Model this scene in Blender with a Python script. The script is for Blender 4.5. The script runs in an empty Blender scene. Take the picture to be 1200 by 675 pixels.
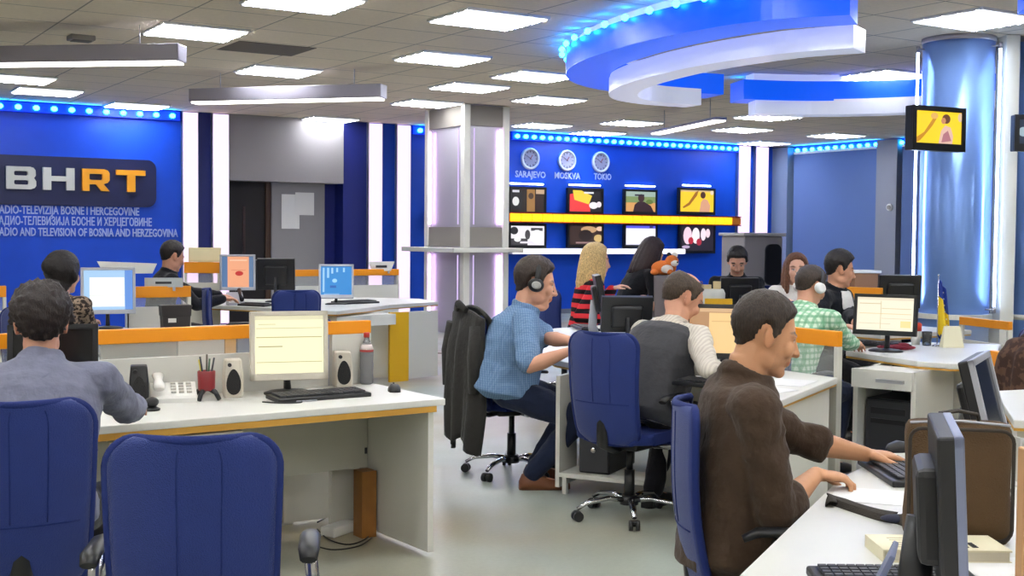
import bpy, bmesh, math, random
from mathutils import Vector, Matrix, noise
C = bpy.context.scene.collection
SC = bpy.context.scene
PI = math.pi
RND = random.Random(7)
# ------------------------------------------------------------------ camera
F = 1450.0; PITCH = math.radians(2.43); YAW = math.radians(31.8); ROLL = math.radians(0.5); CH = 1.5
_sy, _cy, _sp, _cp = math.sin(YAW), math.cos(YAW), math.sin(PITCH), math.cos(PITCH)
FW = Vector((_sy*_cp, _cy*_cp, -_sp)); _r = Vector((_cy, -_sy, 0)); _u = Vector((_sy*_sp, _cy*_sp, _cp))
RT = _r*math.cos(ROLL) + _u*math.sin(ROLL); UP = _u*math.cos(ROLL) - _r*math.sin(ROLL)
EYE = Vector((0, 0, CH))
def _ray(x, y): return FW + RT*((x-600)/F) - UP*((y-337.5)/F)
def atZ(x, y, z=0.0):
    d = _ray(x, y); return EYE + d*((z-CH)/d.z)
def atY(x, y, Y):
    d = _ray(x, y); return EYE + d*(Y/d.y)
def atX(x, y, X):
    d = _ray(x, y); return EYE + d*(X/d.x)
def atD(x, y, t): return EYE + _ray(x, y)*t
cam = bpy.data.cameras.new('camera'); cam_o = bpy.data.objects.new('camera', cam); C.objects.link(cam_o)
cam.sensor_fit = 'HORIZONTAL'; cam.sensor_width = 36.0; cam.lens = 36.0*F/1200; cam.clip_start = 0.05; cam.clip_end = 100
M3 = Matrix((RT, UP, -FW)).transposed()
cam_o.matrix_world = Matrix.Translation(EYE) @ M3.to_4x4()
SC.camera = cam_o
SC.view_settings.view_transform = 'Standard'; SC.view_settings.look = 'None'
SC.view_settings.gamma = 1.0; SC.view_settings.exposure = 0.42
try: SC.view_settings.use_curve_mapping = False
except Exception: pass
SC.cycles.use_denoising = True
SC.cycles.max_bounces = 6; SC.cycles.diffuse_bounces = 4; SC.cycles.glossy_bounces = 3; SC.cycles.transmission_bounces = 4
SC.cycles.caustics_reflective = False; SC.cycles.caustics_refractive = False
SC.cycles.sample_clamp_indirect = 6.0
# ------------------------------------------------------------------ materials
def lin(c):
    c = c/255.0
    return c/12.92 if c <= 0.04045 else ((c+0.055)/1.055)**2.4
def rgb(t): return (lin(t[0]), lin(t[1]), lin(t[2]), 1.0)
MATS = {}
def mat(name, col=(200,200,200), rough=0.5, metal=0.0, spec=0.5, bump=0.0, bscale=60.0, vary=0.0, vscale=8.0,
        emit=None, estr=0.0, alpha=None, trans=0.0, aniso=None, vcol=False, sheen=0.0):
    if name in MATS: return MATS[name]
    m = bpy.data.materials.new(name); m.use_nodes = True; MATS[name] = m
    nt = m.node_tree; b = nt.nodes['Principled BSDF']
    b.inputs['Base Color'].default_value = rgb(col); b.inputs['Roughness'].default_value = rough
    b.inputs['Metallic'].default_value = metal; b.inputs['Specular IOR Level'].default_value = spec
    if trans: b.inputs['Transmission Weight'].default_value = trans
    if sheen: b.inputs['Sheen Weight'].default_value = sheen
    if emit is not None:
        b.inputs['Emission Color'].default_value = rgb(emit); b.inputs['Emission Strength'].default_value = estr
    if alpha is not None: b.inputs['Alpha'].default_value = alpha
    tc = None
    if vary or bump:
        tc = nt.nodes.new('ShaderNodeTexCoord')
    if vary:
        n = nt.nodes.new('ShaderNodeTexNoise'); n.inputs['Scale'].default_value = vscale; n.inputs['Detail'].default_value = 4
        nt.links.new(tc.outputs['Object'], n.inputs['Vector'])
        mx = nt.nodes.new('ShaderNodeMix'); mx.data_type = 'RGBA'; mx.blend_type = 'MULTIPLY'
        mx.inputs['Factor'].default_value = vary
        cr = nt.nodes.new('ShaderNodeValToRGB'); cr.color_ramp.elements[0].position = 0.3; cr.color_ramp.elements[1].position = 0.7
        cr.color_ramp.elements[0].color = (.35,.35,.35,1); cr.color_ramp.elements[1].color = (1,1,1,1)
        nt.links.new(n.outputs['Fac'], cr.inputs['Fac'])
        mx.inputs['A'].default_value = rgb(col)
        nt.links.new(cr.outputs['Color'], mx.inputs['B'])
        nt.links.new(mx.outputs['Result'], b.inputs['Base Color'])
    elif vcol:
        a = nt.nodes.new('ShaderNodeAttribute'); a.attribute_name = 'Col'
        nt.links.new(a.outputs['Color'], b.inputs['Base Color'])
    if bump:
        n2 = nt.nodes.new('ShaderNodeTexNoise'); n2.inputs['Scale'].default_value = bscale; n2.inputs['Detail'].default_value = 3
        nt.links.new(tc.outputs['Object'], n2.inputs['Vector'])
        bp = nt.nodes.new('ShaderNodeBump'); bp.inputs['Strength'].default_value = bump; bp.inputs['Distance'].default_value = 0.02
        nt.links.new(n2.outputs['Fac'], bp.inputs['Height']); nt.links.new(bp.outputs['Normal'], b.inputs['Normal'])
    return m
def glow(name, col, s):
    if name in MATS: return MATS[name]
    return mat(name, (20,20,20), 0.6, emit=col, estr=s)
def nodes_of(m): return m.node_tree.nodes, m.node_tree.links, m.node_tree.nodes['Principled BSDF']
# ------------------------------------------------------------------ mesh builder
class MB:
    def __init__(s): s.bm = bmesh.new(); s.mi = 0
    def _fin(s, faces, smooth=False):
        for f in faces:
            f.material_index = s.mi; f.smooth = smooth
    def m(s, i): s.mi = i; return s
    def box(s, c, d, rz=0.0, bev=0.0, rx=0.0, ry=0.0, seg=2, mtx=None):
        """centre c, full dims d"""
        M = Matrix.Translation(c) @ Matrix.Rotation(rz,4,'Z') @ Matrix.Rotation(ry,4,'Y') @ Matrix.Rotation(rx,4,'X')
        if mtx is not None: M = mtx @ M
        r = bmesh.ops.create_cube(s.bm, size=1.0, matrix=M @ Matrix.Diagonal((d[0],d[1],d[2],1)))
        vs = r['verts']; fs = set(f for v in vs for f in v.link_faces)
        if bev:
            es = list(set(e for v in vs for e in v.link_edges))
            bv = bmesh.ops.bevel(s.bm, geom=es, offset=min(bev, min(d)*0.45), segments=seg, affect='EDGES', profile=0.5)
            fs = set(f for f in fs if f.is_valid) | set(bv['faces'])
        s._fin(fs); return s
    def b2(s, lo, hi, bev=0.0, seg=2):
        return s.box([(lo[i]+hi[i])/2 for i in range(3)], [abs(hi[i]-lo[i]) for i in range(3)], bev=bev, seg=seg)
    def prism(s, pts, z0, z1, bev=0.0, mtx=None, smooth=False):
        """polygon in XY extruded z0..z1"""
        M = mtx or Matrix.Identity(4)
        n = len(pts)
        a = sum(pts[i][0]*pts[(i+1)%n][1]-pts[(i+1)%n][0]*pts[i][1] for i in range(n))
        if a < 0: pts = list(reversed(pts))
        lo = [s.bm.verts.new(M @ Vector((p[0],p[1],z0))) for p in pts]
        hi = [s.bm.verts.new(M @ Vector((p[0],p[1],z1))) for p in pts]
        fs = [s.bm.faces.new(list(reversed(lo))), s.bm.faces.new(hi)]
        sd = []
        for i in range(n):
            sd.append(s.bm.faces.new((lo[i], lo[(i+1)%n], hi[(i+1)%n], hi[i])))
        if bev:
            es = list(set(e for f in fs for e in f.edges))
            bv = bmesh.ops.bevel(s.bm, geom=es, offset=bev, segments=2, affect='EDGES', profile=0.5)
            s._fin([f for f in fs+sd if f.is_valid]); s._fin(bv['faces'])
        else:
            s._fin(fs); s._fin(sd, smooth)
        return s
    def cyl(s, p0, p1, r0, r1=None, n=16, cap=True, smooth=True):
        p0 = Vector(p0); p1 = Vector(p1); r1 = r0 if r1 is None else r1
        d = p1-p0; q = d.to_track_quat('Z','Y').to_matrix()
        ra = []; rb = []
        for i in range(n):
            a = 2*PI*i/n; v = q @ Vector((math.cos(a), math.sin(a), 0))
            ra.append(s.bm.verts.new(p0+v*r0)); rb.append(s.bm.verts.new(p1+v*r1))
        s._fin([s.bm.faces.new((ra[i], ra[(i+1)%n], rb[(i+1)%n], rb[i])) for i in range(n)], smooth)
        if cap: s._fin([s.bm.faces.new(list(reversed(ra))), s.bm.faces.new(rb)])
        return s
    def tube(s, pts, r, n=8, closed=False, flat=None):
        """swept tube; r number or list; flat=(wx,wz) gives a rectangular/elliptic section scale"""
        pts = [Vector(p) for p in pts]; k = len(pts)
        rs = r if isinstance(r, (list,tuple)) else [r]*k
        rings = []; ref = None
        for i,p in enumerate(pts):
            if closed: t = pts[(i+1)%k]-pts[(i-1)%k]
            else: t = pts[min(i+1,k-1)]-pts[max(i-1,0)]
            t.normalize()
            if ref is None:
                ref = Vector((0,0,1)) if abs(t.z) < 0.9 else Vector((1,0,0))
            a = t.cross(ref); a.normalize(); b = a.cross(t); b.normalize(); ref = b
            fx, fz = flat or (1,1)
            rings.append([s.bm.verts.new(p + a*(math.cos(2*PI*j/n)*rs[i]*fx) + b*(math.sin(2*PI*j/n)*rs[i]*fz)) for j in range(n)])
        fs = []
        for i in range(k if closed else k-1):
            A = rings[i]; B = rings[(i+1)%k]
            for j in range(n): fs.append(s.bm.faces.new((A[j], A[(j+1)%n], B[(j+1)%n], B[j])))
        s._fin(fs, True)
        if not closed: s._fin([s.bm.faces.new(list(reversed(rings[0]))), s.bm.faces.new(rings[-1])])
        return s
    def lathe(s, c, prof, n=24, sx=1.0, sy=1.0):
        """prof: (r,z) from bottom to top about c"""
        c = Vector(c); rings = []
        for r,z in prof:
            rings.append([s.bm.verts.new(c+Vector((max(r,1e-4)*math.cos(2*PI*j/n)*sx, max(r,1e-4)*math.sin(2*PI*j/n)*sy, z))) for j in range(n)])
        fs = []
        for A,B in zip(rings, rings[1:]):
            for j in range(n): fs.append(s.bm.faces.new((A[j], A[(j+1)%n], B[(j+1)%n], B[j])))
        s._fin(fs, True); s._fin([s.bm.faces.new(list(reversed(rings[0]))), s.bm.faces.new(rings[-1])])
        return s
    def ell(s, c, r, n=14, rot=None):
        M = Matrix.Translation(c) @ (rot.to_4x4() if rot is not None else Matrix.Identity(4)) @ Matrix.Diagonal((r[0],r[1],r[2],1))
        q = bmesh.ops.create_uvsphere(s.bm, u_segments=n, v_segments=max(6,n*2//3), radius=1.0, matrix=M)
        s._fin(set(f for v in q['verts'] for f in v.link_faces), True); return s
    def loft(s, rings, cap=True, smooth=True):
        """rings: lists of equal count of points (closed loops)"""
        R = [[s.bm.verts.new(p) for p in ring] for ring in rings]; fs = []
        n = len(R[0])
        for A,B in zip(R, R[1:]):
            for j in range(n): fs.append(s.bm.faces.new((A[j], A[(j+1)%n], B[(j+1)%n], B[j])))
        s._fin(fs, smooth)
        if cap: s._fin([s.bm.faces.new(list(reversed(R[0]))), s.bm.faces.new(R[-1])])
        return s
    def grid(s, fn, nu, nv, thick=0.0, smooth=True):
        """sheet fn(u,v)->point, given thickness along its normal"""
        P = [[Vector(fn(i/(nu-1), j/(nv-1))) for j in range(nv)] for i in range(nu)]
        N = [[None]*nv for _ in range(nu)]
        for i in range(nu):
            for j in range(nv):
                a = P[min(i+1,nu-1)][j]-P[max(i-1,0)][j]; b = P[i][min(j+1,nv-1)]-P[i][max(j-1,0)]
                q = a.cross(b); N[i][j] = q.normalized() if q.length > 1e-9 else Vector((0,0,1))
        A = [[s.bm.verts.new(P[i][j]+N[i][j]*thick/2) for j in range(nv)] for i in range(nu)]
        B = [[s.bm.verts.new(P[i][j]-N[i][j]*thick/2) for j in range(nv)] for i in range(nu)]
        fs = []
        for i in range(nu-1):
            for j in range(nv-1):
                fs.append(s.bm.faces.new((A[i][j],A[i+1][j],A[i+1][j+1],A[i][j+1])))
                fs.append(s.bm.faces.new((B[i][j],B[i][j+1],B[i+1][j+1],B[i+1][j])))
        bd = [(i,0) for i in range(nu)] + [(nu-1,j) for j in range(1,nv)] + [(i,nv-1) for i in range(nu-2,-1,-1)] + [(0,j) for j in range(nv-2,0,-1)]
        for k in range(len(bd)):
            p,q = bd[k], bd[(k+1)%len(bd)]
            fs.append(s.bm.faces.new((A[p[0]][p[1]],B[p[0]][p[1]],B[q[0]][q[1]],A[q[0]][q[1]])))
        s._fin(fs, smooth); return s
    def quad(s, a, b, c, d):
        s._fin([s.bm.faces.new([s.bm.verts.new(p) for p in (a,b,c,d)])]); return s
    def xf(s, M):
        bmesh.ops.transform(s.bm, matrix=M, verts=s.bm.verts[:]); return s
    def build(s, name, mats, parent=None, loc=None, norm=True):
        if norm: bmesh.ops.recalc_face_normals(s.bm, faces=s.bm.faces[:])
        me = bpy.data.meshes.new(name); s.bm.to_mesh(me); s.bm.free()
        for q in (mats if isinstance(mats,(list,tuple)) else [mats]): me.materials.append(q)
        o = bpy.data.objects.new(name, me); C.objects.link(o)
        if parent is not None: o.parent = parent
        if loc is not None: o.location = loc
        return o
def tag(o, label=None, cat=None, group=None, kind=None):
    if label: o['label'] = label
    if cat: o['category'] = cat
    if group: o['group'] = group
    if kind: o['kind'] = kind
    return o
def thing(name, label, cat, loc=(0,0,0), rz=0.0, group=None):
    o = bpy.data.objects.new(name, None); C.objects.link(o); o.empty_display_size = 0.1
    o.location = loc; o.rotation_euler = (0,0,rz)
    return tag(o, label, cat, group)
def dup(root, loc, rz, label=None, group=None):
    r = root.copy(); C.objects.link(r); r.location = loc; r.rotation_euler = (0,0,rz)
    if label: r['label'] = label
    if group: r['group'] = group
    for ch in list(root.children):
        c = ch.copy(); C.objects.link(c); c.parent = r
        for g in ch.children:
            d = g.copy(); C.objects.link(d); d.parent = c
    return r
def struct(name, mb, m, label=None, cat=None):
    o = mb.build(name, m); o['kind'] = 'structure'
    if label: o['label'] = label
    if cat: o['category'] = cat
    return o
def text_mesh(s, size, ext=0.004, bold=False, align='CENTER'):
    cu = bpy.data.curves.new('txt', 'FONT'); cu.body = s; cu.size = size; cu.extrude = ext; cu.align_x = align
    cu.resolution_u = 2
    if bold: cu.offset = size*0.02
    o = bpy.data.objects.new('txt', cu); C.objects.link(o)
    dg = bpy.context.evaluated_depsgraph_get()
    me = bpy.data.meshes.new_from_object(o.evaluated_get(dg))
    bpy.data.objects.remove(o); bpy.data.curves.remove(cu)
    return me
def lettering(name, s, size, m, parent, M, ext=0.004, bold=False, align='CENTER', width=None):
    me = text_mesh(s, size, ext, bold, align)
    if width:
        xs = [v.co.x for v in me.vertices]; k = width/(max(xs)-min(xs)); me.transform(Matrix.Diagonal((k,1,1,1)))
    me.transform(M); me.materials.clear(); me.materials.append(m)
    o = bpy.data.objects.new(name, me); C.objects.link(o)
    if parent is not None: o.parent = parent
    return o
# ------------------------------------------------------------------ setting
H = 3.45; YB = 19.8; XR = 19.1; XL = -6.0; YF = -4.0
# floor : poured grey-green vinyl with brown reflections painted in as patches
fm_ = mat('floor_vinyl', (168,172,160), 0.28, spec=0.5)
nd, lk, bs = nodes_of(fm_)
tc = nd.new('ShaderNodeTexCoord'); n1 = nd.new('ShaderNodeTexNoise'); n1.inputs['Scale'].default_value = 0.55; n1.inputs['Detail'].default_value = 3
lk.new(tc.outputs['Object'], n1.inputs['Vector'])
cr = nd.new('ShaderNodeValToRGB'); cr.color_ramp.elements[0].position = 0.42; cr.color_ramp.elements[1].position = 0.72
cr.color_ramp.elements[0].color = rgb((164,172,163)); cr.color_ramp.elements[1].color = rgb((165,150,118))
lk.new(n1.outputs['Fac'], cr.inputs['Fac'])
n2 = nd.new('ShaderNodeTexNoise'); n2.inputs['Scale'].default_value = 45; n2.inputs['Detail'].default_value = 2; lk.new(tc.outputs['Object'], n2.inputs['Vector'])
mx = nd.new('ShaderNodeMix'); mx.data_type = 'RGBA'; mx.blend_type = 'MULTIPLY'; mx.inputs['Factor'].default_value = 0.18
lk.new(cr.outputs['Color'], mx.inputs['A']); lk.new(n2.outputs['Fac'], mx.inputs['B']); lk.new(mx.outputs['Result'], bs.inputs['Base Color'])
n3 = nd.new('ShaderNodeTexNoise'); n3.inputs['Scale'].default_value = 1.7; lk.new(tc.outputs['Object'], n3.inputs['Vector'])
mr = nd.new('ShaderNodeMapRange'); mr.inputs['To Min'].default_value = 0.2; mr.inputs['To Max'].default_value = 0.5
lk.new(n3.outputs['Fac'], mr.inputs['Value']); lk.new(mr.outputs['Result'], bs.inputs['Roughness'])
struct('floor', MB().b2((XL,YF,-0.12),(XR,YB,0)), fm_)
# ceiling : mineral tiles
cm = mat('ceiling_tiles', (214,206,192), 0.9, spec=0.1)
nd, lk, bs = nodes_of(cm)
tc = nd.new('ShaderNodeTexCoord'); br = nd.new('ShaderNodeTexBrick'); br.offset = 0.0; br.squash = 1.0
br.inputs['Scale'].default_value = 1.0; br.inputs['Brick Width'].default_value = 0.84; br.inputs['Row Height'].default_value = 0.76
br.inputs['Mortar Size'].default_value = 0.009; br.inputs['Color1'].default_value = rgb((248,234,212)); br.inputs['Color2'].default_value = rgb((242,228,206)); br.inputs['Mortar'].default_value = rgb((170,162,148))
lk.new(tc.outputs['Object'], br.inputs['Vector'])
n1 = nd.new('ShaderNodeTexNoise'); n1.inputs['Scale'].default_value = 30; lk.new(tc.outputs['Object'], n1.inputs['Vector'])
mx = nd.new('ShaderNodeMix'); mx.data_type = 'RGBA'; mx.blend_type = 'MULTIPLY'; mx.inputs['Factor'].default_value = 0.15
lk.new(br.outputs['Color'], mx.inputs['A']); lk.new(n1.outputs['Fac'], mx.inputs['B']); lk.new(mx.outputs['Result'], bs.inputs['Base Color'])
struct('ceiling', MB().b2((XL,YF,H),(XR,YB,H+0.12)), cm)
wall_grey = mat('wall_grey_paint', (150,146,150), 0.7, bump=0.05)
wall_cream = mat('wall_cream_paint', (196,190,176), 0.8, bump=0.05)
blue_panel = mat('wall_blue_panel', (14,76,208), 0.42, spec=0.4, vary=0.12, vscale=3.0)
navy_panel = mat('wall_navy_panel', (22,36,120), 0.5)
dark_mat = mat('door_dark', (24,18,18), 0.6)
struct('wall_left', MB().b2((XL-0.15,YF,0),(XL,YB,H)), wall_cream)
struct('wall_front', MB().b2((XL,YF-0.15,0),(XR,YF,H)), wall_cream)
struct('wall_right', MB().b2((XR,YF,0),(XR+0.15,YB+0.15,H)), mat('wall_bluegrey', (112,128,166), 0.7))
wb = MB()
def wx(px, py=250): return atY(px, py, YB).x
x213, x230, x248, x266 = wx(213), wx(230), wx(248), wx(266)
x405, x430, x445, x463, x478, x506 = wx(402), wx(430), wx(445), wx(463), wx(478), wx(506)
x862, x875, x882, x896, x907 = wx(862), wx(875), wx(882), wx(896), wx(907)
wb.m(0).b2((XL,YB,0),(x213,YB+0.15,H))
wb.m(1).b2((x266,YB+0.35,0),(x405,YB+0.5,H))            # recess back
wb.m(1).b2((x213,YB,0),(x266,YB+0.5,H)); wb.m(1).b2((x405,YB,0),(x430,YB+0.5,H))
wb.m(0).b2((x430,YB,0),(XR,YB+0.15,H))
struct('wall_back', wb, [blue_panel, navy_panel])
# soffit above the recess
sf = MB(); zb = atY(330, 213, YB-0.05).z
sf.b2((x266, YB-0.06, zb),(x405-0.02, YB+0.34, H))
struct('trim_1', sf, wall_grey)
# door in recess
dzt = atY(300, 214, YB).z
d = MB(); xa = x266+0.02; xb = wx(318)
d.b2((xa, YB+0.30, 0),(xb, YB+0.345, dzt+0.05))
door = struct('door_1', d, dark_mat)
fr = MB(); fr.b2((xb, YB+0.26, 0),(xb+0.09, YB+0.345, dzt+0.05)); o = fr.build('door_frame', mat('door_frame_wood', (70,44,26), 0.5), door)
hd = MB(); hd.cyl((xb-0.12,YB+0.26,1.05),(xb-0.12,YB+0.3,1.05),0.02).cyl((xb-0.12,YB+0.27,1.05),(xb-0.26,YB+0.27,1.05),0.012); hd.build('door_handle', mat('chrome', (200,200,205), 0.18, metal=1.0), door)
gl = MB(); gl.b2((xa+0.35,YB+0.285,1.15),(xb-0.35,YB+0.3,1.95)); gl.build('door_pane', mat('door_pane_brown', (58,36,30), 0.3), door)
gp = MB(); gp.b2((xb+0.09, YB+0.22, 0),(x405-0.25, YB+0.345, dzt+0.05)); struct('trim_2', gp, mat('grey_partition', (146,144,148), 0.7))
# papers on grey panel
pap = mat('paper_white', (235,235,235), 0.8)
for (a,b,c_,d_),lb in (((330,228,351,268),'large white sheet pinned to the grey panel beside the dark door, left one'),((346,226,368,252),'white sheet pinned higher on the grey panel beside the dark door, right one')):
    p0 = atY(a,d_,YB+0.21); p1 = atY(c_,b,YB+0.21); yy = YB+0.212 - (0.004 if a>340 else 0)
    q = MB(); q.b2((p0.x,yy,p0.z),(p1.x,yy+0.004,p1.z)); o = q.build('paper_notice', pap); tag(o, lb, 'paper', 'papers on the grey panel')
# light pillars : lit pink-white panels between blue strips
pk = glow('pillar_light_pink', (245,215,252), 1.05)
steel = mat('satin_steel', (190,190,196), 0.35, metal=0.9)
for (a,b),lb in zip([(x213,x230),(x248,x266),(x430,x445),(x463,x478),(x862,x875),(x882,x896)],
    ['glowing pink-white pillar at the right end of the sign wall','glowing pink-white pillar beside the dark doorway','left of the two glowing pink-white pillars right of the dark doorway','glowing pink-white pillar just left of the square column','glowing pink-white pillar at the right end of the screen wall','glowing pink-white pillar beside the blue corner, behind the grey kiosk']):
    t = thing('light_pillar', lb, 'light pillar', ((a+b)/2, YB, 0), 0, 'lit pillars on the back wall')
    w = b-a
    q = MB(); q.b2((-w/2,-0.10,0.02),(w/2,-0.02,H-0.02), bev=0.01); q.build('diffuser', pk, t)
    q = MB(); q.b2((-w/2-0.012,-0.085,0.0),(-w/2,-0.001,H-0.005)).b2((w/2,-0.085,0.0),(w/2+0.012,-0.001,H-0.005)); q.build('side_channel', steel, t)
# baseboards
bbm = mat('baseboard_grey', (120,124,140), 0.5)
struct('baseboard_back', MB().b2((x506,YB-0.015,0),(x862-0.02,YB,0.09)), bbm)
struct('baseboard_right', MB().b2((XR-0.015,14,0),(XR,YB-0.1,0.09)), bbm)
# ------------------------------------------------------------------ LED strips
led_c = glow('led_cyan', (40,180,255), 22.0)
led_w = glow('led_blue', (10,70,255), 3.0)
rail = mat('led_rail_blue', (10,50,220), 0.5, emit=(0,50,255), estr=0.35)
def led_strip(label, p0, p1, n, drop=0.14, inward=Vector((0,-1,0)), r=0.045):
    """rail along p0-p1 under the ceiling with n lamps"""
    p0 = Vector(p0); p1 = Vector(p1); t = thing('led_light_strip', label, 'light strip', p0)
    dv = p1-p0; L = dv.length; e = dv.normalized(); ang = math.atan2(e.y, e.x)
    q = MB(); q.box((L/2, 0, 0),(L, 0.05, drop)); o = q.build('rail', rail, t); o.rotation_euler = (0,0,ang)
    pr = None
    for k in range(n):
        c = dv*((k+0.5)/n) + inward*0.055
        if pr is None:
            q = MB(); q.lathe((0,0,-0.02), [(r*0.4,-0.02),(r,0.0),(r,0.03),(r*0.5,0.05)], 10); pr = q.build('led_lamp', led_c, t); pr.location = c
        else:
            o = pr.copy(); C.objects.link(o); o.parent = t; o.location = c
    return t
zl = 3.36
led_strip('row of cyan LED lamps above the letter sign on the blue wall', (x213-5.2, YB-0.06, zl), (x213-0.05, YB-0.06, zl), 20)
led_strip('short row of cyan LED lamps left of the square column', (x478+0.05, YB-0.06, zl), (x506+0.6, YB-0.06, zl), 4)
led_strip('long row of cyan LED lamps above the wall of screens', (wx(597), YB-0.06, zl), (x862-0.03, YB-0.06, zl), 30)
led_strip('row of cyan LED lamps above the vertical blinds', (XR-0.06, YB-0.5, zl), (XR-0.06, 16.3, zl), 14, inward=Vector((-1,0,0)))
# ------------------------------------------------------------------ ceiling lights
pan = mat('ceiling_light_diffuser', (240,240,240), 0.5, emit=(255,247,232), estr=50.0)
nd, lk, bs = nodes_of(pan)
tc = nd.new('ShaderNodeTexCoord'); br = nd.new('ShaderNodeTexBrick'); br.offset = 0.5; br.inputs['Scale'].default_value = 1.0
br.inputs['Brick Width'].default_value = 0.14; br.inputs['Row Height'].default_value = 0.09; br.inputs['Mortar Size'].default_value = 0.03
br.inputs['Color1'].default_value = (1,1,1,1); br.inputs['Color2'].default_value = (.9,.9,.9,1); br.inputs['Mortar'].default_value = (.022,.022,.024,1)
lk.new(tc.outputs['Object'], br.inputs['Vector'])
mx = nd.new('ShaderNodeMix'); mx.data_type = 'RGBA'; mx.blend_type = 'MULTIPLY'; mx.inputs['Factor'].default_value = 1.0
mx.inputs['A'].default_value = rgb((246,249,252)); lk.new(br.outputs['Color'], mx.inputs['B']); lk.new(mx.outputs['Result'], bs.inputs['Emission Color'])
wmetal = mat('white_enamel', (225,225,222), 0.4)
t = thing('ceiling_light', 'square ceiling light at the top edge left of centre', 'ceiling light', (0,0,H), 0, 'ceiling lights')
q = MB(); q.b2((-.40,-.36,-.035),(.40,.36,-.004)); q.build('diffuser', pan, t)
q = MB()
for a,b in (((-.42,-.38),(.42,-.36)),((-.42,.36),(.42,.38)),((-.42,-.36),(-.40,.36)),((.40,-.36),(.42,.36))): q.b2((a[0],a[1],-.022),(b[0],b[1],0))
q.build('frame', wmetal, t)
spots = [((355,0),'square ceiling light cut by the top edge of the picture, left of centre'),((229,36),'square ceiling light above the right end of the upper hanging lamp'),((572,21),'largest square ceiling light, left of the blue ring'),
 ((326,82),'square ceiling light above the lower hanging lamp'),((518,67),'square ceiling light between the two largest, left of the ring'),((550,101),'square ceiling light straight above the square column'),
 ((627,88),'square ceiling light touching the left side of the blue ring'),((643,116),'square ceiling light below left of the blue ring'),((55,106),'slim-looking ceiling light over the sign wall'),
 ((20,91),'ceiling light at the left edge under the upper hanging lamp'),((160,123),'thin ceiling light just above the LED row of the sign wall'),((385,139),'thin ceiling light above the grey soffit'),
 ((500,120),'ceiling light just left above the square column'),((635,146),'ceiling light right above the three wall clocks'),((700,155),'thin ceiling light close to the screen wall LEDs'),
 ((740,143),'ceiling light left of the short bright hanging lamp'),((1145,21),'square ceiling light at the top right above the round column'),((1040,87),'square ceiling light between the blue ring and the round column'),
 ((900,136),'ceiling light under the short blue arc'),((870,151),'ceiling light right of the short bright hanging lamp'),((980,158),'ceiling light above the row of vertical blinds'),((895,167),'farthest thin ceiling light over the blue corner')]
first = True
def free_of_lights(x,y): return all(abs(x-a)>1.3 or abs(y-b)>1.2 for a,b in LPOS)
LPOS = []
for (px,py),lb in spots:
    p = atZ(px,py,H); loc = (p.x,p.y,H); LPOS.append((p.x,p.y))
    if first: t.location = loc; t['label'] = lb; first = False; LT = t
    else: dup(LT, loc, 0, lb)
# the rest of the ceiling grid (behind and beside the camera)
k = 0
for iy in range(6):
    for ix in range(7):
        x = -4.6+ix*2.5; y = -2.6+iy*2.3
        if free_of_lights(x,y):
            v = Vector((x,y,H))-EYE; w = v.dot(FW); vis = w > 0 and abs(v.dot(RT)/w*F) < 640 and abs(v.dot(UP)/w*F) < 380
            if not vis: dup(LT, (x,y,H), 0, 'square ceiling light out of view near where the picture was taken'); k += 1
# ------------------------------------------------------------------ hanging linear lamps
tube_m = glow('lamp_tube_white', (255,250,240), 4.0)
lilac = mat('lamp_side_grey', (160,156,170), 0.45, metal=0.3)
def linear_lamp(label, p0, p1, h=0.17, w=0.16):
    p0 = Vector(p0); p1 = Vector(p1); dv = p1-p0; L = dv.length; ang = math.atan2(dv.y, dv.x)
    t = thing('hanging_lamp', label, 'lamp', p0, ang, 'linear hanging lamps')
    q = MB(); q.b2((0,-w/2,0.02),(L,w/2,h), bev=0.008); q.build('housing', lilac, t)
    q = MB(); q.b2((0.03,-w/2+0.01,0.0),(L-0.03,w/2-0.01,0.022)); q.build('diffuser', tube_m, t)
    for s_ in (0.15, 0.85):
        q = MB(); q.cyl((L*s_,0,h),(L*s_,0,H-p0.z),0.006,n=6); q.build('suspension_wire', steel, t)
linear_lamp('long grey hanging lamp entering at the left edge, upper one', atZ(-110,79,3.08), atZ(214,75,3.08), h=0.18, w=0.2)
linear_lamp('long grey hanging lamp above the dark doorway, lower one', atZ(226,122,3.08), atZ(450,117,3.08), h=0.18, w=0.2)
linear_lamp('short bright hanging lamp below the blue ring', atZ(768,158,3.1), atZ(845,142,3.1), h=0.06, w=0.18)
# ------------------------------------------------------------------ sign wall
M_wall = Matrix(((1,0,0,0),(0,0,-1,0),(0,1,0,0),(0,0,0,1)))   # text lying in XZ, facing -Y
def wallM(x, z, y=YB): return Matrix.Translation((x,y,z)) @ M_wall
navy_sign = mat('sign_navy', (18,26,74), 0.4)
silver_l = mat('sign_silver', (205,205,200), 0.4, metal=0.1)
orange_l = mat('sign_orange', (238,160,30), 0.4)
pr_ = atY(183,188,YB-0.05); pb_ = atY(183,243,YB-0.05); lx = pr_.x-3.1
t = thing('wall_sign', 'navy sign with silver and orange letters BHRT on the blue wall', 'sign', (lx,YB,0))
zt, zb_ = pr_.z, pb_.z; rw = pr_.x-lx
def rrect(x0,z0,x1,z1,r,n=6):
    P = []
    for cx,cz,a0 in ((x1-r,z1-r,0),(x0+r,z1-r,90),(x0+r,z0+r,180),(x1-r,z0+r,270)):
        for k in range(n+1):
            a = math.radians(a0+90*k/n); P.append((cx+r*math.cos(a), cz+r*math.sin(a)))
    return P
q = MB(); q.prism(rrect(0,zb_,rw,zt,0.14), 0.0, 0.05, mtx=M_wall); q.build('backing_board', navy_sign, t)
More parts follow.
